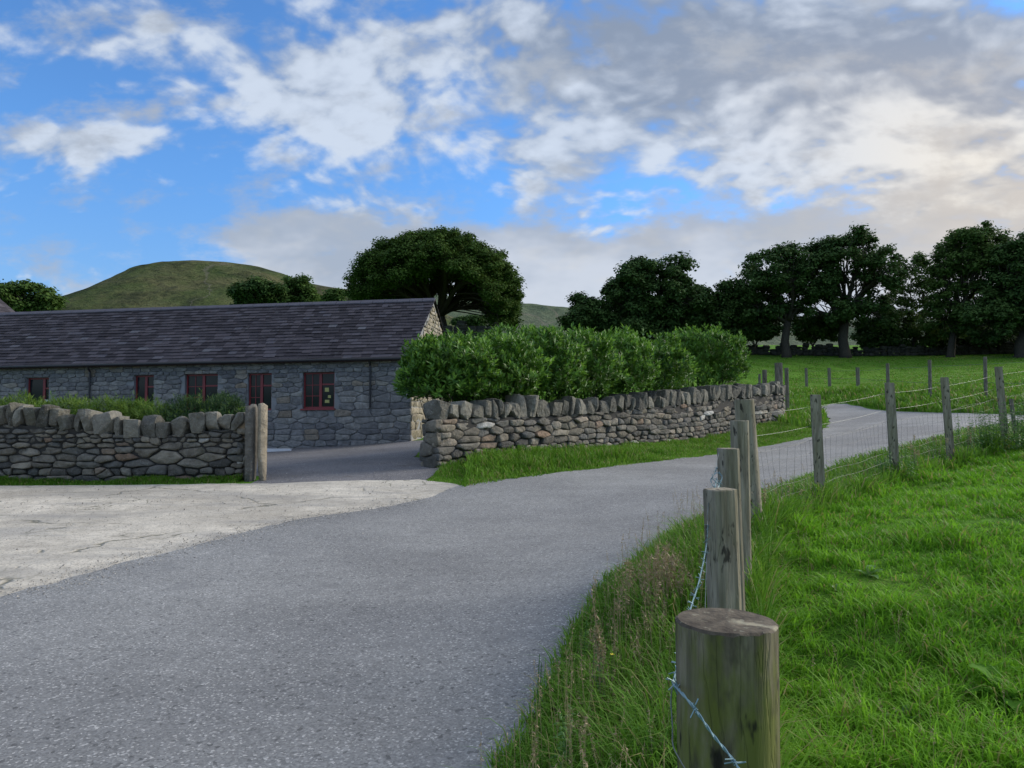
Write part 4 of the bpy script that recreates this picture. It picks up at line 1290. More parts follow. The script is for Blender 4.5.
# laurel hedge behind the right wall
def sprigs(mb_leaf, mb_tip, centers, dirs, L, W, nleaf=8, tip_frac=.25, droop=.1):
    n = len(centers)
    for li in range(nleaf):
        t = li / nleaf
        ang = RNG.uniform(0, 2 * math.pi, n)
        a = np.cross(dirs, np.array([.3, .2, .93])); a /= np.linalg.norm(a, axis=1, keepdims=True) + 1e-9
        b_ = np.cross(dirs, a)
        side = a * np.cos(ang)[:, None] + b_ * np.sin(ang)[:, None]
        spread = 1.15 - .75 * t
        ld = dirs * (1 - spread * .5) + side * spread; ld /= np.linalg.norm(ld, axis=1, keepdims=True)
        wd = np.cross(ld, dirs); wd /= np.linalg.norm(wd, axis=1, keepdims=True) + 1e-9
        base = centers + dirs * (t * L * 1.1)[..., None] if np.ndim(t * L) else centers + dirs * (t * L * 1.1)
        l = L * RNG.uniform(.7, 1.15, n)[:, None]; w = W * RNG.uniform(.8, 1.2, n)[:, None]
        up = np.cross(wd, ld)
        V = np.stack([base, base + ld * l * .45 - wd * w * .5 + up * w * .18, base + ld * l, base + ld * l * .45 + wd * w * .5 + up * w * .18, base + ld * l * .5 - up * w * .05], 1)
        F = (np.arange(n) * 5)[:, None, None] + np.array([[0, 4, 1], [1, 4, 2], [2, 4, 3], [3, 4, 0]])[None]
        tipm = (RNG.random(n) < tip_frac) & (t > .4)
        for mask, m_ in ((~tipm, mb_leaf), (tipm, mb_tip)):
            if mask.any():
                Vs = V[mask].reshape(-1, 3); k = mask.sum()
                Fs = ((np.arange(k) * 5)[:, None, None] + np.array([[0, 4, 1], [1, 4, 2], [2, 4, 3], [3, 4, 0]])[None]).reshape(-1, 3)
                m_.add(Vs, Fs)


def shrub(name, label, c, r, n, L, W, mleaf, mtip, seed, group=None, nleaf=8, upb=.7, tip=.25, cat='shrub', shoots=10, zmin=-1, name_leaf='foliage', boxy=1.0):
    global RNG; RNG = np.random.default_rng(seed)
    c = np.array(c, float); r = np.array(r, float)
    gz = h1(c[0], c[1]); root = thing(name, label, cat, (c[0], c[1], gz), group)
    d = rand_dirs(n * 2); d = d[d[:, 2] > zmin][:n]; n = len(d)
    lump = np.array([1 + .17 * noise.noise(Vector(q * 2.6 + seed)) + .10 * noise.noise(Vector(q * 5.5 + seed)) for q in d])
    rad = (1 - .42 * RNG.random(n) ** 2.2) * lump
    db = np.sign(d) * np.abs(d) ** boxy; db[:, :2] = d[:, :2]; db = db * np.array([1, 1, 1.0]) if boxy == 1 else np.sign(d) * np.abs(d) ** boxy / (np.sum(np.abs(d) ** (boxy * 3.2), axis=1, keepdims=True) ** (1 / 3.2) + 1e-6)
    pos = c + db * r * rad[:, None]
    dirs = d * .7 + np.array([0, 0, upb]) + RNG.normal(0, .28, d.shape); dirs /= np.linalg.norm(dirs, axis=1, keepdims=True)
    ml, mt = MB(), MB()
    ok = pos[:, 2] > gz + .02
    if name == 'laurel_shrub':      # the wall and its end keep the lower leaves back
        sx = (pos[:, 0] - RA.x) * rdir.x + (pos[:, 1] - RA.y) * rdir.y
        sn = (pos[:, 0] - RA.x) * rback.x + (pos[:, 1] - RA.y) * rback.y
        wt = np.array([right_top(q) for q in np.clip(sx, 0, RL)])
        ok &= ~((sn < .60) & (pos[:, 2] < wt + .42)) & ~((sx < .15 + .95 * sn) & (sx < 2.6) & (pos[:, 2] < right_top(0) + .42 + .3 * np.clip(.6 - sx, 0, 2)))
        ok &= ~((sn < .25) & (pos[:, 2] < wt + .75))
    sprigs(ml, mt, pos[ok], dirs[ok], L, W, nleaf, tip)
    if shoots:
        ds = rand_dirs(shoots * 8); ds = ds[ds[:, 2] > .45][:shoots]
        for q in ds:
            p0 = c + q * r * .9 if boxy == 1 else c + np.sign(q) * np.abs(q) ** boxy / (np.sum(np.abs(q) ** (boxy * 3.2)) ** (1 / 3.2)) * r * .93; hgt = RNG.uniform(.06, .5) * RNG.uniform(.4, 1)
            m_ = int(hgt / .045); t = np.arange(m_)[:, None] * .045
            cc = p0 + np.array([q[0] * .25, q[1] * .25, 1.0]) * t
            sprigs(ml, mt, cc, np.tile(np.array([[q[0] * .2, q[1] * .2, .97]]), (m_, 1)), L, W, 4, .6)
    lo = ml.build(name_leaf, mleaf, root)
    if mt.n: mt.build('new_leaves', mtip, root)
    st = MB(); rnd = random.Random(seed)
    for _ in range(14):
        q = rand_dirs(1)[0]; q[2] = abs(q[2]); e = c + q * r * .85
        st.tube(curve_pts((c[0] + q[0] * r[0] * .3, c[1] + q[1] * r[1] * .3, gz - .05), e, 0, .05, 5, rnd), np.linspace(.025, .006, 5), 5, cap=False)
    st.build('stems', M['bark'], root)
    return root


rdir = Vector((RB.x - RA.x, RB.y - RA.y, 0)).normalized(); rback = Vector((-rdir.y, rdir.x, 0))
def hedge_at(px, off):
    o = Vector((RA.x, RA.y, 0)) + rback * off; k = (px - 512) / FPX
    s = (k * o.y - o.x) / (rdir.x - k * rdir.y); return o + rdir * s
hl = [(448, 340, 1.00, 1.5, 'leftmost laurel bush overhanging the wall end by the yard entrance'),
      (486, 339, 1.20, 1.5, 'second laurel bush from the yard entrance behind the stone wall'),
      (525, 333, 1.25, 1.5, 'third laurel bush from the yard entrance, where the hedge top rises'),
      (562, 331, 1.30, 1.6, 'tall laurel bush near the middle of the hedge with upright shoots'),
      (600, 333, 1.35, 1.6, 'laurel bush right of the hedge middle behind the stone wall'),
      (640, 336, 1.30, 1.7, 'laurel bush next to the dip before the rounded end bush'),
      (704, 331, 1.25, 1.75, 'big rounded laurel bush ending the hedge on the right')]
for i, (px, pt, rx, rz, lab) in enumerate(hl):
    c = hedge_at(px, 1.2 if i < 2 else 1.4); zt_ = P(px, pt + 3, c.y).z
    cz = zt_ - rz * 1.03
    shrub('laurel_shrub', lab, (c.x, c.y, cz), (rx * (1.10 if 0 < i < 6 else .98), .95 if i < 6 else 1.15, rz), 2800 if i < 6 else 3600, .14, .050, M['leaf_laurel'], M['leaf_laurel_tip'], 100 + i, 'laurel hedge behind the stone wall', 8, upb=.75, shoots=70, tip=.42, boxy=.62)


# low juniper like shrubs behind the left wall
for i, (px, pt, rx, rz, lab, dk) in enumerate([
        (-30, 392, 1.0, .6, 'feathery low shrub beyond the left end of the visible wall', 0), (22, 396, .75, .5, 'feathery low shrub under the leftmost window', 0), (68, 397, .7, .6, 'low shrub with a raised tuft beside the downpipe behind the wall', 0),
        (112, 396, .8, .5, 'yellowish green low shrub behind the wall where the coping dips', 0),
        (150, 400, .8, .5, 'bright feathery shrub below the second window', 0), (192, 396, .7, .5, 'dark topped low shrub below the third window', 1), (225, 394, .45, .4, 'rounded dark shrub next to the gatepost end of the left wall', 1)]):
    c = P(px, pt + 6, 13.9); gz = h1(c.x, c.y)
    hz = (c.z - gz) / 2
    shrub('low_shrub', lab, (c.x, 13.9, gz + hz), (rx, .60, hz), 2200, .10, .012, M['leaf_juniper_dark'] if dk else M['leaf_juniper'], M['leaf_juniper'], 140 + i, 'low shrubs behind the left wall', 9, upb=.35, tip=.2, shoots=8 if i in (2, 4) else 3)


# ------------------------------------------------------------------ fence posts and wires
def post(label, topx, topy, basex, Y, w, kind='round', mat='post', dep=None, base_Y=None, rot=0.0, seed=0, name='fence_post', group=None, top_tilt=0.0, sides=18, zbase=None):
    rnd = random.Random(seed)
    tp = P(topx, topy, Y); bY = base_Y or Y
    bx = (basex - 512) / FPX * bY
    gz = h1(bx, bY) if zbase is None else zbase
    b0 = Vector((bx, bY, gz - .25)); axis = (tp - b0); n = 14
    root = thing(name, label, 'fence post', (bx, bY, gz), group)
    mb = MB(); rw = w / 2; dd = (dep or w) / 2
    V = []
    for i in range(n + 1):
        t = i / n; c = b0 + axis * t
        for k in range(sides):
            th = 2 * math.pi * k / sides
            if kind == 'round': x, y = math.cos(th), math.sin(th)
            elif kind == 'half':
                x, y = math.cos(th), math.sin(th); y = max(y, -.25) if True else y
            else:
                x, y = math.cos(th), math.sin(th); m_ = max(abs(x), abs(y)); x, y = x / m_ * .97, y / m_ * .97
                q = (abs(x) ** 6 + abs(y) ** 6) ** (1 / 6); x, y = x / q, y / q
            j = 1 + .035 * noise.noise(Vector((x * 1.6, y * 1.6, t * 3 + seed))) + .008 * noise.noise(Vector((x * 5, y * 5, t * 9 + seed)))
            x, y = x * rw * j, y * dd * j
            xr, yr = x * math.cos(rot) - y * math.sin(rot), x * math.sin(rot) + y * math.cos(rot)
            zz = c.z + (xr * top_tilt if i == n else 0)
            V.append((c.x + xr, c.y + yr, zz + (rnd.uniform(-.002, .002) if i == n else 0)))
    F = [(i * sides + k, i * sides + (k + 1) % sides, (i + 1) * sides + (k + 1) % sides, (i + 1) * sides + k) for i in range(n) for k in range(sides)]
    mb.add(V, np.array(F))
    mb.build('shaft', M[mat], root, smooth=(kind == 'round'))
    cap = MB(); top = np.array(V[-sides:]); cc = top.mean(0)
    ring2 = cc + (top - cc) * .95; ring2[:, 2] = cc[2] + (top[:, 0] - cc[0]) * top_tilt + .0035
    cap.add(np.vstack([top, ring2, cc[None] + np.array([[0, 0, .0035]])]), [(k, (k + 1) % sides, sides + (k + 1) % sides, sides + k) for k in range(sides)] + [(sides + k, sides + (k + 1) % sides, 2 * sides) for k in range(sides)])
    co = cap.build('sawn_top', M['endgrain'] if mat == 'post_big' else M[mat], root, smooth=False)
    if mat == 'post_big':
        me = co.data; off = Vector((tp.x, tp.y, tp.z)) - root.location
        for v in me.vertices: v.co -= off
        co.location = off
    return root, b0, tp


S1 = post('thick round green stained post closest to the camera, cut flat on top', 725.5, 622, 724.5, 1.2, .158, 'round', 'post_big', seed=1, name='strainer_post', sides=48, zbase=0.02, top_tilt=-.01)
P2 = post('square weathered stake directly behind the thick nearest post', 720, 490, 729, 2.6, .095, 'square', 'post', dep=.09, rot=.35, seed=2, top_tilt=.02)
P3 = post('narrow weathered stake, second behind the thick nearest post', 728, 449, 735, 3.35, .078, 'square', 'post', dep=.09, rot=.2, seed=3)
P4 = post('slim weathered stake squeezed in front of the far round strainer post', 739.5, 421, 741, 4.2, .078, 'square', 'post', dep=.09, rot=.3, seed=4)
S2 = post('dark round strainer post leaning left where the fence turns towards the lane', 744, 400, 755, 5.6, .145, 'round', 'post', seed=5, name='strainer_post', sides=26)
P5 = post('slim stake standing alone right of the fence corner, in front of the lane', 815.5, 395, 820.5, 7.0, .098, 'half', 'post', dep=.10, seed=6, rot=.2)
P6 = post('leaning stake in weeds, second to the right of the fence corner', 889.5, 383, 895, 9.0, .115, 'half', 'post', dep=.11, seed=7, rot=.1)
P7 = post('leaning stake, third to the right of the fence corner, on the grass edge', 944.5, 377.5, 951, 10.3, .105, 'half', 'post', dep=.11, seed=8, rot=-.1)
P8 = post('tallest leaning stake near the right edge among nettles', 998.5, 367, 1006, 11.8, .115, 'half', 'post', dep=.11, seed=9)
P9 = post('thin short dark stake beside the tallest leaning stake at the right edge', 1011, 399, 1017, 12.2, .05, 'square', 'post_far', seed=10)
P10 = post('stake beyond the right edge of the near fence', 1062, 356, 1070, 13.2, .11, 'half', 'post', seed=11)
W1 = post('short weathered post standing at the far end of the right stone wall', 778.5, 363, 779.5, 26.2, .24, 'square', 'post_far', dep=.2, seed=12, name='gate_stump')
W2 = post('thin stake just right of the stone wall end post', 786.5, 368, 787.5, 27.2, .12, 'square', 'post_far', seed=13)
W3 = post('reddish short stake left of the stone wall end post', 764.5, 370, 764.5, 26.8, .14, 'square', 'post_far', seed=14)
W4 = post('faint thin stake leftmost behind the stone wall', 759.5, 374, 759.5, 30, .08, 'square', 'post_far', seed=15)
FG = 'stakes of the fence beyond the lane'
far_posts = []
for i, (px, py, Y, w, lab) in enumerate([
        (806, 368, 45, .20, 'far field stake first from the left beyond the lane bend'), (829, 368, 44, .22, 'far field stake second from the left beyond the lane bend'),
        (857.5, 367.5, 42, .24, 'far field stake third from the left, above the bank'), (887.5, 363.5, 36, .18, 'dark far field stake showing above the top of the weeds-side leaning stake'),
        (929.5, 360, 31.5, .16, 'grey far field stake between two near leaning stakes'), (985, 357, 29.5, .15, 'brown far field stake just left of the tallest leaning stake'),
        (1046, 352, 27.5, .16, 'far field stake beyond the right edge of the view')]):
    far_posts.append(post(lab, px, py, px + 1, Y, w * .72, 'square', 'post_far', seed=20 + i, group=FG))


def on_post(p, f, side=None):
    """point on the axis of a post at a fraction of its height above ground"""
    b0, tp = p[1], p[2]; g0 = b0 + (tp - b0) * (.25 / max(.3, (tp - b0).length)); return g0.lerp(tp, f)


def wire_pts(a, b_, sag=.01, n=9):
    a, b_ = Vector(a), Vector(b_); L = (b_ - a).length
    return [a.lerp(b_, i / (n - 1)) - Vector((0, 0, sag * L * 4 * (i / (n - 1)) * (1 - i / (n - 1)))) for i in range(n)]


def resample(pts, step):
    pts = [Vector(p) for p in pts]; out = [pts[0]]; acc = 0
    for a, b_ in zip(pts[:-1], pts[1:]):
        L = (b_ - a).length; t = step - acc
        while t <= L: out.append(a.lerp(b_, t / L)); t += step
        acc = (acc + L) % step
    out.append(pts[-1]); return out


def smooth_path(pts, sub=8):
    pts = [Vector(p) for p in pts]; q = [pts[0]] + pts + [pts[-1]]; out = []
    for i in range(1, len(q) - 2):
        p0, p1, p2, p3 = q[i - 1], q[i], q[i + 1], q[i + 2]
        for j in range(sub):
            t = j / sub
            out.append(0.5 * ((2 * p1) + (-p0 + p2) * t + (2 * p0 - 5 * p1 + 4 * p2 - p3) * t * t + (-p0 + 3 * p1 - 3 * p2 + p3) * t ** 3))
    out.append(q[-2]); return out


def barbed(name, label, path, rad=.0013, pitch=.035, barb=.085, step=.004, mat='galv', seed=0):
    rnd = random.Random(seed)
    c = resample(smooth_path(path), step); n = len(c)
    root = thing(name, label, 'barbed wire', c[0])
    mb = MB()
    arr = np.array([list(p) for p in c]); T = np.gradient(arr, axis=0); T /= np.linalg.norm(T, axis=1, keepdims=True) + 1e-9
    up = np.array([.2, .4, .89]); A = np.cross(T, up); A /= np.linalg.norm(A, axis=1, keepdims=True); B = np.cross(T, A)
    ph = np.arange(n) * step / pitch * 2 * math.pi
    for k in (0, math.pi):
        q = arr + rad * .95 * (A * np.cos(ph + k)[:, None] + B * np.sin(ph + k)[:, None])
        mb.tube(q, rad, 5)
    bb = mb; i = int(barb * .4 / step)
    while i < n - 2:
        for k in range(2):
            q = []
            th0 = rnd.uniform(0, 6.28)
            for t in np.linspace(-1, 1, 15):
                if abs(t) > .5:
                    s_ = (abs(t) - .5) * 2
                    ang = th0 + math.copysign(.5, t) * 2 * math.pi * 1.5
                    dirv = A[i] * math.cos(ang + 1.57) + B[i] * math.sin(ang + 1.57)
                    base_ = rad * 2.2 * (A[i] * math.cos(ang) + B[i] * math.sin(ang))
                    q.append(arr[i] + T[i] * (t * .5 * .006 + k * .003) + base_ + dirv * s_ * .013 + T[i] * s_ * .004 * (1 if t > 0 else -1))
                else:
                    ang = th0 + t * 2 * math.pi * 1.5
                    q.append(arr[i] + T[i] * (t * .006 + k * .003) + rad * 2.2 * (A[i] * math.cos(ang) + B[i] * math.sin(ang)))
            bb.tube(q, rad * .75, 4)
        i += int(barb * rnd.uniform(.9, 1.1) / step)
    mb.build('strands', M[mat], root, smooth=False)
    return root


# loose near strand across the thick post
barbed('barbed_wire', 'loose bluish barbed strand hanging diagonally across the thick nearest post',
       [P(674, 684, 1.215), P(680, 691, 1.135), P(695, 709, 1.105), P(713, 735, 1.09), P(731, 757, 1.075), P(742, 775, 1.06), P(752, 800, 1.04), P(760, 850, 1.02)], seed=1)
barbed('barbed_wire', 'barbed strand sagging from the square stake down behind the thick nearest post',
       [P(717, 478, 3.30), P(709, 520, 2.64), P(706, 548, 2.5), P(699, 582, 2.2), P(691, 608, 1.95), P(682, 650, 1.55), P(673, 684, 1.25)], seed=2, step=.006)
barbed('barbed_wire', 'tangled coil of barbed wire caught on the left of the narrow stake',
       [P(731, 452, 4.1), P(722, 462, 3.6), P(716, 470, 3.35), P(713, 478, 3.28), P(719, 484, 3.26), P(722, 476, 3.3), P(716, 473, 3.3), P(711, 481, 3.27), P(717, 489, 3.22), P(721, 480, 3.3)], seed=3, step=.006, barb=.06)
def plain_wire(label, path, rad=.0016, mat='wire', name='wire'):
    mb = MB(); mb.tube(smooth_path(path, 5), rad, 5)
    return tag(mb.build(name, M[mat], origin=Vector(path[0])), label, 'wire')
plain_wire('thin plain wire looping down the left side of the thick nearest post', [P(672.5, 686, 1.22), P(671, 702, 1.20), P(672.5, 726, 1.18), P(673, 745, 1.14), P(680, 760, 1.12), P(692, 780, 1.1)], .0011)
plain_wire('thin plain wire running tight down the left edge of the square stake', [P(719, 452, 3.35), P(709, 500, 2.6), P(706.5, 560, 2.52), P(705, 612, 2.4), P(703, 640, 2.3)], .0014)
def post_line(label, posts, f, sag=.012, rad=.0019, mat='wire', off=-.05, name='wire'):
    pts = []
    for a, b_ in zip(posts[:-1], posts[1:]):
        pa, pb = on_post(a, f), on_post(b_, f)
        nrm = Vector((-(pb - pa).y, (pb - pa).x, 0)).normalized() * .055
        w = wire_pts(pa + nrm, pb + nrm, sag)
        pts += w if not pts else w[1:]
    mb = MB(); mb.tube(pts, rad, 5)
    return tag(mb.build(name, M[mat], origin=pts[0]), label, 'wire')
near_line = [S2, P5, P6, P7, P8, P10]
post_line('topmost pale wire from the fence corner post towards the right edge', near_line, .90, .006, .0014)
post_line('second pale wire from the top between the leaning stakes', near_line, .74, .008, .0014)
post_line('third wire along the top of the sheep netting', near_line, .62, .010, .0013, 'wire_dark')
# sheep netting
def netting(label, posts, f0, f1, nh, dv, rad, mat):
    root = thing('sheep_netting', label, 'netting', on_post(posts[0], 0)); a0 = MB(); a1 = MB(); rnd = random.Random(4)
    for a, b_ in zip(posts[:-1], posts[1:]):
        pa, qa, pb, qb = on_post(a, f0), on_post(a, f1), on_post(b_, f0), on_post(b_, f1)
        L = (pb - pa).length; nv = int(L / dv); nrm = Vector((-(pb - pa).y, (pb - pa).x, 0)).normalized() * .05
        ph = rnd.uniform(0, 6)
        def pt(u, v):
            lo, hi = pa.lerp(pb, u), qa.lerp(qb, u)
            b = lo.lerp(hi, v) + nrm; b += nrm * .5 * math.sin(u * 9 + v * 3 + ph) * math.sin(math.pi * u); b.z += .006 * math.sin(u * 14 + ph) * math.sin(math.pi * u); return b
        for k in range(nh):
            v = (k / (nh - 1)) ** 1.25
            a0.tube([pt(u, v) for u in np.linspace(0, 1, nv + 1)], rad, 4, cap=False)
        for j in range(nv):
            u = (j + .5) / nv + rnd.uniform(-.003, .003)
            a1.tube([pt(u + rnd.uniform(-.002, .002), v) for v in np.linspace(0, 1, 6)], rad, 4, cap=False)
    a0.build('line_wires', M[mat], root); a1.build('stay_wires', M[mat], root)
netting('rusty grey sheep netting between the fence corner post and the leaning stakes', near_line, .10, .62, 7, .15, .0012, 'wire_dark')
netting('sheep netting along the close stakes leading to the thick nearest post', [S1, P2, P3, P4, S2], .08, .55, 6, .15, .0012, 'wire_dark')
post_line('upper thin wire of the far field fence beyond the lane', [p for p in far_posts], .85, .006, .006, 'wire_dark', name='wire')
post_line('lower thin wire of the far field fence beyond the lane', [p for p in far_posts], .45, .006, .006, 'wire_dark', name='wire')


# ------------------------------------------------------------------ grass and weeds
def blades(mb, x, y, z, h, w, lean, curl=.5):
    n = len(x); az = RNG.uniform(0, 2 * math.pi, n); dx, dy = np.cos(az), np.sin(az)
    fa = az + RNG.normal(math.pi / 2, .5, n); wx, wy = np.cos(fa) * w / 2, np.sin(fa) * w / 2
    b = np.stack([x, y, z], 1); W = np.stack([wx, wy, np.zeros(n)], 1)
    D = np.stack([dx * lean * h, dy * lean * h, np.zeros(n)], 1); Z = np.zeros((n, 3)); Z[:, 2] = h
    m1 = b + Z * .5 + D * .25; m2 = b + Z * (.85 - .15 * curl) + D * .65; tip = b + Z * (1 - .35 * curl) + D * 1.15
    V = np.stack([b - W, b + W, m1 - W * .9, m1 + W * .9, m2 - W * .6, m2 + W * .6, tip], 1).reshape(-1, 3)
    F = ((np.arange(n) * 7)[:, None, None] + np.array([[0, 1, 3], [0, 3, 2], [2, 3, 5], [2, 5, 4], [4, 5, 6]])[None]).reshape(-1, 3)
    mb.add(V, F)


def fbm2(x, y, s, seed=0):
    xs = x * s; ys = y * s
    v = np.zeros_like(x); a = 1
    for k in range(3):
        v += a * (np.sin(xs * 1.7 + seed + 2.1 * np.sin(ys * 1.1 + k)) * np.cos(ys * 1.9 + seed * 2 + 1.7 * np.sin(xs * 1.3 + k)))
        xs, ys, a = xs * 2.1 + 3, ys * 2.1 + 7, a * .5
    return v / 1.75


ROAD_A = np.array(ROAD)
def scatter(n, x0, x1, y0, y1, dens_fn):
    x = RNG.uniform(x0, x1, n); y = RNG.uniform(y0, y1, n)
    k = RNG.random(n) < dens_fn(x, y); return x[k], y[k]


RNG = np.random.default_rng(77)
def gz_(x, y): return H(x, y) + lumps(x, y) * .8 - .015


# pasture right of the fence
field = MB()
N_ = 2200000
def fence_x(y):   # the fence line seen from above
    return np.interp(y, [0, 1.2, 2.6, 3.35, 4.2, 5.6, 7, 9, 10.3, 11.8, 13.2, 16], [.2, .347, .75, 1.0, 1.29, 1.82, 2.9, 4.65, 6.1, 7.85, 9.9, 14])
def dens(x, y):
    r = np.hypot(x, y)
    ok = (x > fence_x(y) - .12) & (x < np.minimum(y * .78 + 1.6, 14)) & (y > .9)
    return ok * np.clip(2.4 / np.maximum(r, 1.0), 0, 1) * .9
x, y = scatter(N_, 0, 14, .9, 17, dens)
keep = inside_dist(ROAD, x, y) < -.05
x, y = x[keep], y[keep]
r = np.hypot(x, y); cl = fbm2(x, y, 2.3, 1); cl2 = fbm2(x, y, 6.5, 4)
cl3 = fbm2(x, y, 1.1, 12); h = (.058 + .05 * np.clip(cl, -1, 1) + .045 * cl2 + .02 * cl3) * RNG.uniform(.5, 1.6, len(x)); h = np.clip(h, .022, .22)
edge = np.exp(-((x - fence_x(y)) / .35) ** 2); h = h * (1 + 1.1 * edge)
blades(field, x, y, gz_(x, y), h, .0032 + .0010 * r, RNG.uniform(.2, 1.1, len(x)))
print('field blades', len(x))
tag(field.build('pasture_grass', M['grass'], origin=(0, 0, 0)), 'lush short green pasture grass right of the fence', 'grass', kind='stuff')

# long rough grass on the verge between lane and fence
verge = MB()
def dens_v(x, y):
    r = np.hypot(x, y); ok = (x < fence_x(y) + .15) & (y > .3) & (x > -.8)
    return ok * np.clip(2.2 / np.maximum(r, 1.2), 0, 1)
x, y = scatter(1600000, -.8, 13, .3, 16, dens_v)
sd_ = inside_dist(ROAD, x, y)
wob = .10 * fbm2(x, y, 3.1, 2)
keep = sd_ + wob < .07; x, y, sd_ = x[keep], y[keep], sd_[keep]
keep = (np.hypot(x, y) > .75) | (y > .9); x, y, sd_ = x[keep], y[keep], sd_[keep]
r = np.hypot(x, y); d = np.clip(-sd_ / .6, 0, 1); cl = fbm2(x, y, 2.7, 5)
h = (.09 + .23 * d * (1 + .7 * cl)) * RNG.uniform(.45, 1.6, len(x)); h = np.clip(h, .04, .50) * np.where(y > 6, .75, 1)
blades(verge, x, y, gz_(x, y), h, .0034 + .0009 * r, RNG.uniform(.1, .8, len(x)), .6)
xe, ye = scatter(700000, -.8, 9, .6, 12, dens_v); se = inside_dist(ROAD, xe, ye); ke = (se > -.14) & (se < .05 + .05 * fbm2(xe, ye, 4.0, 3)); xe, ye = xe[ke], ye[ke]
blades(verge, xe, ye, np.maximum(gz_(xe, ye), H(xe, ye) + .004), np.clip(RNG.normal(.075, .03, len(xe)), .02, .2), .0034 + .0009 * np.hypot(xe, ye), RNG.uniform(.3, 1.3, len(xe)), .6)
print('verge blades', len(x), len(xe))
tag(verge.build('verge_grass', M['grass_rough'], origin=(0, 0, 0)), 'long rough grass on the verge between the lane and the fence', 'grass', kind='stuff')

# strips of grass at the wall feet and on the bank beyond the lane
strip = MB()
xs_, ys_ = [], []
for _ in range(1):
    # right wall foot: between the road edge and the wall
    u = RNG.uniform(-1.6, RL + 1.5, 130000); v = RNG.uniform(.0, 4.2, 130000)
    x = RA.x + rdir.x * u - rback.x * v; y = RA.y + rdir.y * u - rback.y * v
    sdd = np.maximum(inside_dist(ROAD, x, y), inside_dist(APRON, x, y))
    k = (sdd + .12 * fbm2(x, y, 2.2, 9) < .03) & (inside_dist(YARD, x, y) < -.05)
    x, y, v_ = x[k], y[k], v[k]
    sdd = sdd[k]
    h = (.035 + .07 * np.clip(-sdd / 1.0, 0, 1)) * RNG.uniform(.4, 1.7, len(x)) * (1 + .55 * fbm2(x, y, 1.7, 3))
    h = np.clip(h, .03, .4)
    blades(strip, x, y, gz_(x, y) - lumps(x, y) * .3, h, .012 + 0 * x, RNG.uniform(.1, .8, len(x)), .6)
tag(strip.build('wall_foot_grass', M['grass_rough'], origin=(0, 0, 0)), 'rough green grass along the foot of the right stone wall', 'grass', kind='stuff')
strip = MB()
u = RNG.uniform(0, LL, 26000); v = np.abs(RNG.normal(0, .13, 26000))
x = LA.x + (LB.x - LA.x) / LL * u; y = LA.y + (LB.y - LA.y) / LL * u - v - .03
pz = .5 + .8 * fbm2(x, y * 0, 1.1, 6)
k = (v < .34) & (RNG.random(len(x)) < np.clip(pz + .35, .12, 1)); x, y, v, pz = x[k], y[k], v[k], pz[k]
h = np.clip((.05 + .13 * np.clip(pz, 0, 1.2)) * RNG.uniform(.5, 1.6, len(x)) * (1 - v * 1.8), .02, .3)
blades(strip, x, y, H(x, y) - .01, h, .010 + 0 * x, RNG.uniform(.1, .8, len(x)), .6)
tag(strip.build('wall_foot_grass', M['grass_rough'], origin=(0, 0, 0)), 'thin green grass strip along the foot of the left stone wall', 'grass', kind='stuff')
# bank and field beyond the lane
bank = MB()
x, y = scatter(420000, 9, 62, 24, 76, lambda x, y: (x > y * .20) * (x < y * .95) * np.clip((30 / np.maximum(y, 20)) ** 1.6, 0, 1))
sdd = inside_dist(ROAD, x, y); k = (sdd < -.1); x, y, sdd = x[k], y[k], sdd[k]
rough_ = np.exp(-((-sdd - 3) / 4.0) ** 2); cl = fbm2(x, y, .55, 8)
h = np.clip((.07 + .35 * rough_ * (1 + .7 * cl)) * RNG.uniform(.5, 1.5, len(x)), .04, .7)
blades(bank, x, y, H(x, y) - .03, h, .03 + .0006 * y, RNG.uniform(.1, .7, len(x)), .5)
tag(bank.build('far_field_grass', M['grass_rough'], origin=(0, 0, 0)), 'rough grass on the bank and field beyond the lane', 'grass', kind='stuff')
print('bank', len(x))


# tall seeding grasses and dry stems on the near verge
def stems(mbs, mbh, pts, hmin, hmax, rad, head=.06, hw=.006, leanamp=.18, k=22):
    for (x, y) in pts:
        z = h1(x, y) - .02; hh = random.uniform(hmin, hmax); a = random.uniform(0, 6.28); l = random.uniform(.02, leanamp) * hh
        top = Vector((x + math.cos(a) * l, y + math.sin(a) * l, z + hh))
        pth = [Vector((x, y, z)), Vector((x + math.cos(a) * l * .3, y + math.sin(a) * l * .3, z + hh * .5)), top]
        mbs.tube(pth, [rad, rad * .8, rad * .5], 4, cap=False)
        hd = head * random.uniform(.7, 1.4); n = k
        t = np.linspace(0, 1, n); c = np.array(list(top))[None] + (t[:, None] - .8) * hd * np.array([[math.cos(a) * .25, math.sin(a) * .25, .95]])
        sp = hw * np.sin(np.clip(t * .9 + .1, 0, 1) * math.pi)
        dr = rand_dirs(n); c = c + dr * sp[:, None] * np.array([1, 1, .5])
        V, F = leaf_quads(c, np.full(n, hd * .10), dr * .6 + np.array([0, 0, .2]) + .01, .35)
        mbh.add(V, F)


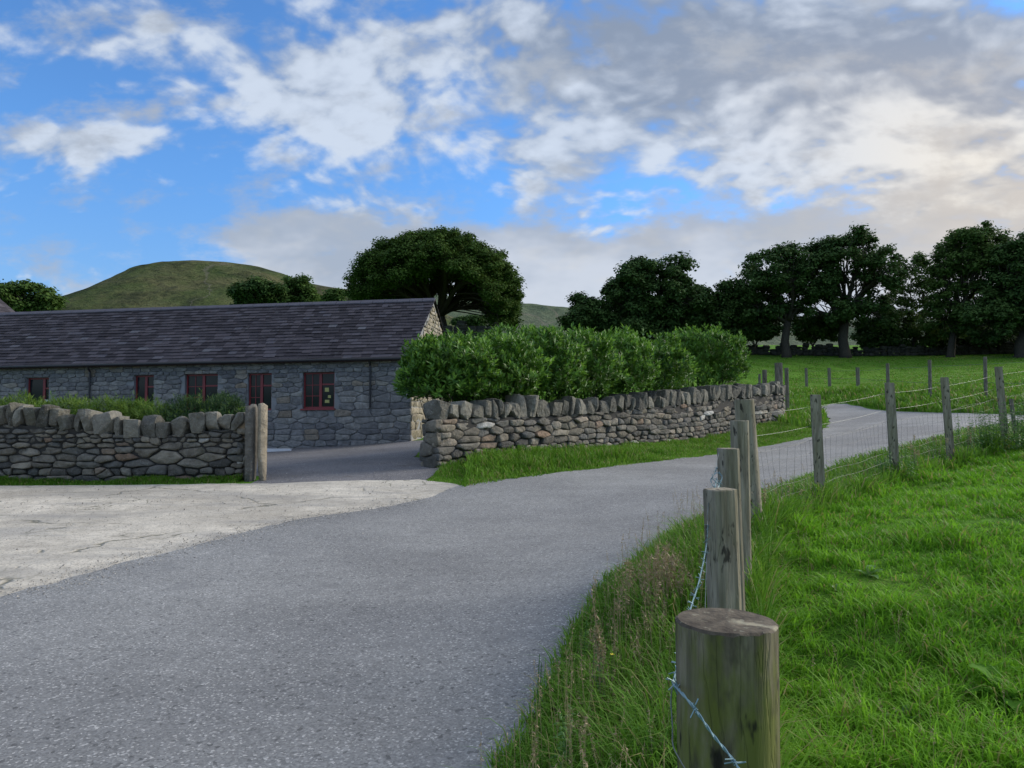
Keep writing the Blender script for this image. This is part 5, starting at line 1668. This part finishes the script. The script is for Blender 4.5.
random.seed(21)
sm, hm = MB(), MB()
def near_pts(px, py, Y, n, spread):
    c = P(px, py, Y); return [(c.x + random.gauss(0, spread), c.y + random.gauss(0, spread * 1.3)) for _ in range(n)]
pts = near_pts(660, 600, 4.2, 90, .07) + near_pts(640, 620, 3.9, 24, .14)
stems(sm, hm, pts, .26, .50, .0018, .12, .016)
so = thing('seeding_grass_clump', 'tall tan clump of dry seeding grass at the lane edge', 'grass', (P(657, 600, 4.35).x, 4.35, h1(P(657, 600, 4.35).x, 4.35))); so['kind'] = 'stuff'
sm.build('stems', M['straw'], so); hm.build('seed_heads', M['seed'], so)
sm, hm = MB(), MB()
pts = []
for _ in range(1100):
    y = random.uniform(1.3, 7.5); x = random.uniform(-.1, float(fence_x(np.array(y))))
    s = inside_dist(ROAD, np.array([x]), np.array([y]))[0]
    if s < -.12: pts.append((x, y))
stems(sm, hm, pts, .22, .50, .0011, .07, .009, k=14)
so = thing('seeding_grass', 'scattered thin brown seeding stems through the verge grass', 'grass', (.4, 2.5, .05)); so['kind'] = 'stuff'
sm.build('stems', M['straw'], so); hm.build('seed_heads', M['seed'], so)
print('stems', len(pts))


# leafy weeds
def leafy_weed(name, label, x, y, hgt, n_st, mat, leafL, leafW, seed, spread=.10, group=None, cat='weed', n_leaf=12, head=False):
    global RNG; RNG = np.random.default_rng(seed); rnd = random.Random(seed)
    z = h1(x, y); root = thing(name, label, cat, (x, y, z), group); st, lf, hd = MB(), MB(), MB()
    for i in range(n_st):
        a = rnd.uniform(0, 6.28); rr = abs(rnd.gauss(0, spread)); bx, by = x + math.cos(a) * rr, y + math.sin(a) * rr
        hh = hgt * rnd.uniform(.6, 1.1); top = Vector((bx + rnd.gauss(0, .06) * hh, by + rnd.gauss(0, .06) * hh, z + hh))
        p0 = Vector((bx, by, z - .03)); st.tube([p0, p0.lerp(top, .5) + Vector((rnd.gauss(0, .01), rnd.gauss(0, .01), 0)), top], [.0035, .0028, .0015], 5, cap=False)
        for k in range(n_leaf):
            t = .12 + .86 * k / n_leaf; b_ = np.array(list(p0.lerp(top, t)))
            for sd2 in (0, math.pi):
                an = k * 1.57 + sd2 + rnd.gauss(0, .2); L = leafL * (1.15 - .6 * t) * rnd.uniform(.7, 1.2)
                dr = np.array([math.cos(an), math.sin(an), rnd.uniform(-.25, .45)]); dr /= np.linalg.norm(dr)
                wd = np.array([-math.sin(an), math.cos(an), 0]); up = np.cross(dr, wd)
                W_ = leafW * (1.1 - .5 * t)
                V = [b_, b_ + dr * L * .4 - wd * W_ * .5, b_ + dr * L + np.array([0, 0, -.25 * L]), b_ + dr * L * .4 + wd * W_ * .5, b_ + dr * L * .45 + up * W_ * .15]
                lf.add(V, [(0, 4, 1), (1, 4, 2), (2, 4, 3), (3, 4, 0)])
        if head:
            n = 30; t = RNG.random(n); c = np.array(list(top))[None] + np.stack([RNG.normal(0, .008, n), RNG.normal(0, .008, n), -t * .12 * hgt * 1.2], 1)
            V, F = leaf_quads(c, np.full(n, .008), rand_dirs(n), .6); st.add(V, F)
    st.build('stems', M['straw'] if head else M['weed'], root); lf.build('leaves', M[mat], root)
    return root


for i, (px, Y, hg, n, L, W_, lab, hd) in enumerate([
        (748, 5.4, .34, 9, .06, .022, 'leafy weeds growing at the foot of the dark round corner post', False),
        (762, 5.9, .42, 6, .05, .016, 'thin dry weeds just right of the corner post base', True),
        (785, 6.6, .40, 5, .05, .014, 'thin brown weed stalks behind the netting left of the lone slim stake', True),
        (878, 8.9, .46, 9, .08, .028, 'leafy nettles left of the second stake from the corner', False),
        (899, 9.0, .44, 10, .08, .03, 'pale green nettles hugging the foot of the second stake from the corner', False),
        (915, 9.6, .50, 8, .05, .016, 'reddish seeding weeds between the second and third stakes', True),
        (935, 10.2, .46, 7, .05, .018, 'brown seeding dock stalks left of the third stake', True),
        (968, 10.9, .50, 9, .07, .022, 'grey green weeds right of the third stake', True),
        (985, 11.3, .72, 20, .10, .036, 'tall nettles left of the tallest leaning stake', False),
        (1003, 11.5, .66, 20, .10, .036, 'nettles in front of the tallest leaning stake', False),
        (1030, 11.2, .85, 26, .11, .04, 'tall nettles at the right edge of the view', False),
        (540, 3.35, .30, 2, .03, .008, 'single spindly weed leaning over the asphalt edge', False),
        (588, 3.9, .30, 2, .03, .010, 'spindly green weed at the lane edge left of the tan clump', False),
        (625, 4.6, .36, 4, .03, .010, 'dark thin weed stalks just left of the tan grass clump', True),
        (565, 2.75, .34, 5, .05, .018, 'leafy weed in the long verge grass low left of the thick nearest post', False),
        (640, 2.6, .30, 6, .045, .016, 'small leafy weed close to the left side of the thick nearest post', False),
        (600, 3.3, .40, 6, .04, .012, 'brown seeding weed standing in the middle of the near verge', True)]):
    x_ = (px - 512) / FPX * Y
    leafy_weed('weed_clump', lab, x_, Y, hg, n, 'weed', L, W_, 200 + i, .28 if hg > .65 else (.12 if Y > 5 else .03), head=hd)


def broad_leaf_plant(label, x, y, n, L, seed, mat='dock'):
    rnd = random.Random(seed); z = h1(x, y); root = thing('dock_plant', label, 'weed', (x, y, z)); lf = MB()
    for i in range(n):
        a = i * 2.4 + rnd.gauss(0, .2); el = rnd.uniform(.35, 1.0); l = L * rnd.uniform(.7, 1.15); w = l * .40
        dr = Vector((math.cos(a) * math.cos(el), math.sin(a) * math.cos(el), math.sin(el))); wd = Vector((-math.sin(a), math.cos(a), 0))
        prev = None; V = []; S = 8
        for k in range(S + 1):
            t = k / S; c = Vector((x, y, z)) + dr * l * (.15 + t) + Vector((0, 0, -.35 * l * t * t))
            ww = w * math.sin(math.pi * min(1, t * .93 + .06)) ** .7 * .5
            wav = .06 * w * math.sin(t * 14 + i)
            V += [tuple(c - wd * ww + Vector((0, 0, ww * .35 + wav))), tuple(c), tuple(c + wd * ww + Vector((0, 0, ww * .35 - wav)))]
        F = []
        for k in range(S):
            for j in (0, 1): F.append((k * 3 + j, k * 3 + j + 1, k * 3 + j + 4, k * 3 + j + 3))
        lf.add(V, np.array(F))
    st = MB()
    for i in range(n):
        a = i * 2.4
        st.tube([(x, y, z - .02), (x + math.cos(a) * L * .15, y + math.sin(a) * L * .15, z + L * .15)], .003, 5)
    lf.build('leaves', M[mat], root, smooth=True); st.build('stalks', M['weed'], root)


for px, py, Y, n, L, lab, mt in [(1009, 686, 3.1, 8, .19, 'bright broad leaved dock plant at the right edge of the pasture', 'dock'), (868, 585, 4.6, 6, .12, 'small bluish broad leaved plant in the middle of the pasture', 'weed'),
                             (905, 700, 3.0, 7, .10, 'dark flattened dock plant low in the pasture', 'weed'), (838, 600, 4.4, 4, .10, 'little dark leaved plant left of the bluish one in the pasture', 'weed')]:
    c = P(px, py, Y); broad_leaf_plant(lab, c.x, Y, n, L, int(px), mt)

# reddish seeding stalks in the pasture
random.seed(5)
sm, hm = MB(), MB()
pts = near_pts(885, 640, 3.7, 14, .12) + near_pts(862, 720, 2.9, 10, .10) + near_pts(1000, 650, 3.4, 8, .10) + near_pts(930, 560, 5.2, 14, .25) + near_pts(960, 720, 2.7, 12, .12) + near_pts(820, 560, 5.0, 10, .15) + near_pts(980, 480, 8.5, 24, .4)
stems(sm, hm, pts, .14, .26, .0010, .05, .008, k=16)
so = thing('sorrel_stalks', 'loose reddish brown seeding stalks rising from the pasture', 'grass', (P(885, 640, 3.7).x, 3.7, .3)); so['kind'] = 'stuff'
sm.build('stems', M['straw'], so); hm.build('seed_heads', M['seed'], so)
# yellow flower in the verge
c = P(610, 655, 3.3); z = h1(c.x, 3.3); root = thing('buttercup', 'tiny yellow flower in the verge grass', 'flower', (c.x, 3.3, z))
mb = MB(); mb.tube([(c.x, 3.3, z), (c.x + .01, 3.3, c.z)], .0012, 5); mb.build('stem', M['weed'], root)
mb = MB()
for k in range(5):
    a = k * 1.2566; d = Vector((math.cos(a), math.sin(a), .5)); w = Vector((-math.sin(a), math.cos(a), 0)); o_ = Vector((c.x + .01, 3.3, c.z))
    mb.add([tuple(o_), tuple(o_ + d * .006 - w * .004), tuple(o_ + d * .011), tuple(o_ + d * .006 + w * .004)], [(0, 1, 2, 3)])
mb.build('petals', M['yellow'], root)

# loose grit along the seam between lane and concrete, and along the grassy edge
def grit(name, label, line, n, spread, smin, smax, mat, seed, side=0.0):
    rnd = random.Random(seed); mb = MB(); L = np.array(line)
    seg = np.linalg.norm(np.diff(L, axis=0), axis=1); cum = np.concatenate([[0], np.cumsum(seg)])
    u = np.array([rnd.uniform(0, cum[-1]) for _ in range(n)])
    X = np.interp(u, cum, L[:, 0]) + np.array([rnd.gauss(0, spread) for _ in range(n)]); Y = np.interp(u, cum, L[:, 1]) + np.array([rnd.gauss(side, spread) for _ in range(n)])
    Z = H(X, Y) + .014
    oct_ = np.array([[1, 0, 0], [-1, 0, 0], [0, 1, 0], [0, -1, 0], [0, 0, 1], [0, 0, -1]], float); F = np.array([[0, 2, 4], [2, 1, 4], [1, 3, 4], [3, 0, 4], [2, 0, 5], [1, 2, 5], [3, 1, 5], [0, 3, 5]])
    for x_, y_, z_ in zip(X, Y, Z):
        sz = smin * (smax / smin) ** (rnd.random() ** 2.2); a = rnd.uniform(0, 6.28); ca_, sa_ = math.cos(a), math.sin(a)
        v = oct_ * np.array([sz * rnd.uniform(.7, 1.3), sz * rnd.uniform(.6, 1.1), sz * rnd.uniform(.35, .7)]) + np.array([[rnd.gauss(0, .15) * sz for _ in range(3)] for _ in range(6)])
        v = np.stack([v[:, 0] * ca_ - v[:, 1] * sa_, v[:, 0] * sa_ + v[:, 1] * ca_, v[:, 2]], 1)
        mb.add(v + np.array([x_, y_, z_ + sz * .2]), F)
    return tag(mb.build(name, M[mat], origin=(0, 0, 0)), label, 'gravel', kind='stuff')


M['grit'] = mat_stone('pale_grit', [(0, (0.16, 0.155, 0.14)), (0.5, (0.36, 0.34, 0.30)), (1.0, (0.55, 0.52, 0.46))], 0.1)
grit('loose_gravel', 'loose pale gravel strewn over the seam of lane and concrete', EDGE[1:], 4200, .16, .003, .011, 'grit', 1, .05)
grit('loose_gravel', 'thin scatter of grit on the worn concrete', [(-8.5, 9.5), (-2.0, 11.6)], 2200, 1.3, .004, .014, 'grit', 2)
grit('loose_gravel', 'fine grit and crumbs along the grassy lane edge', [GP(520, 745), GP(560, 682), GP(602, 622), GP(645, 575), GP(700, 530)], 1800, .09, .003, .009, 'grit', 3)
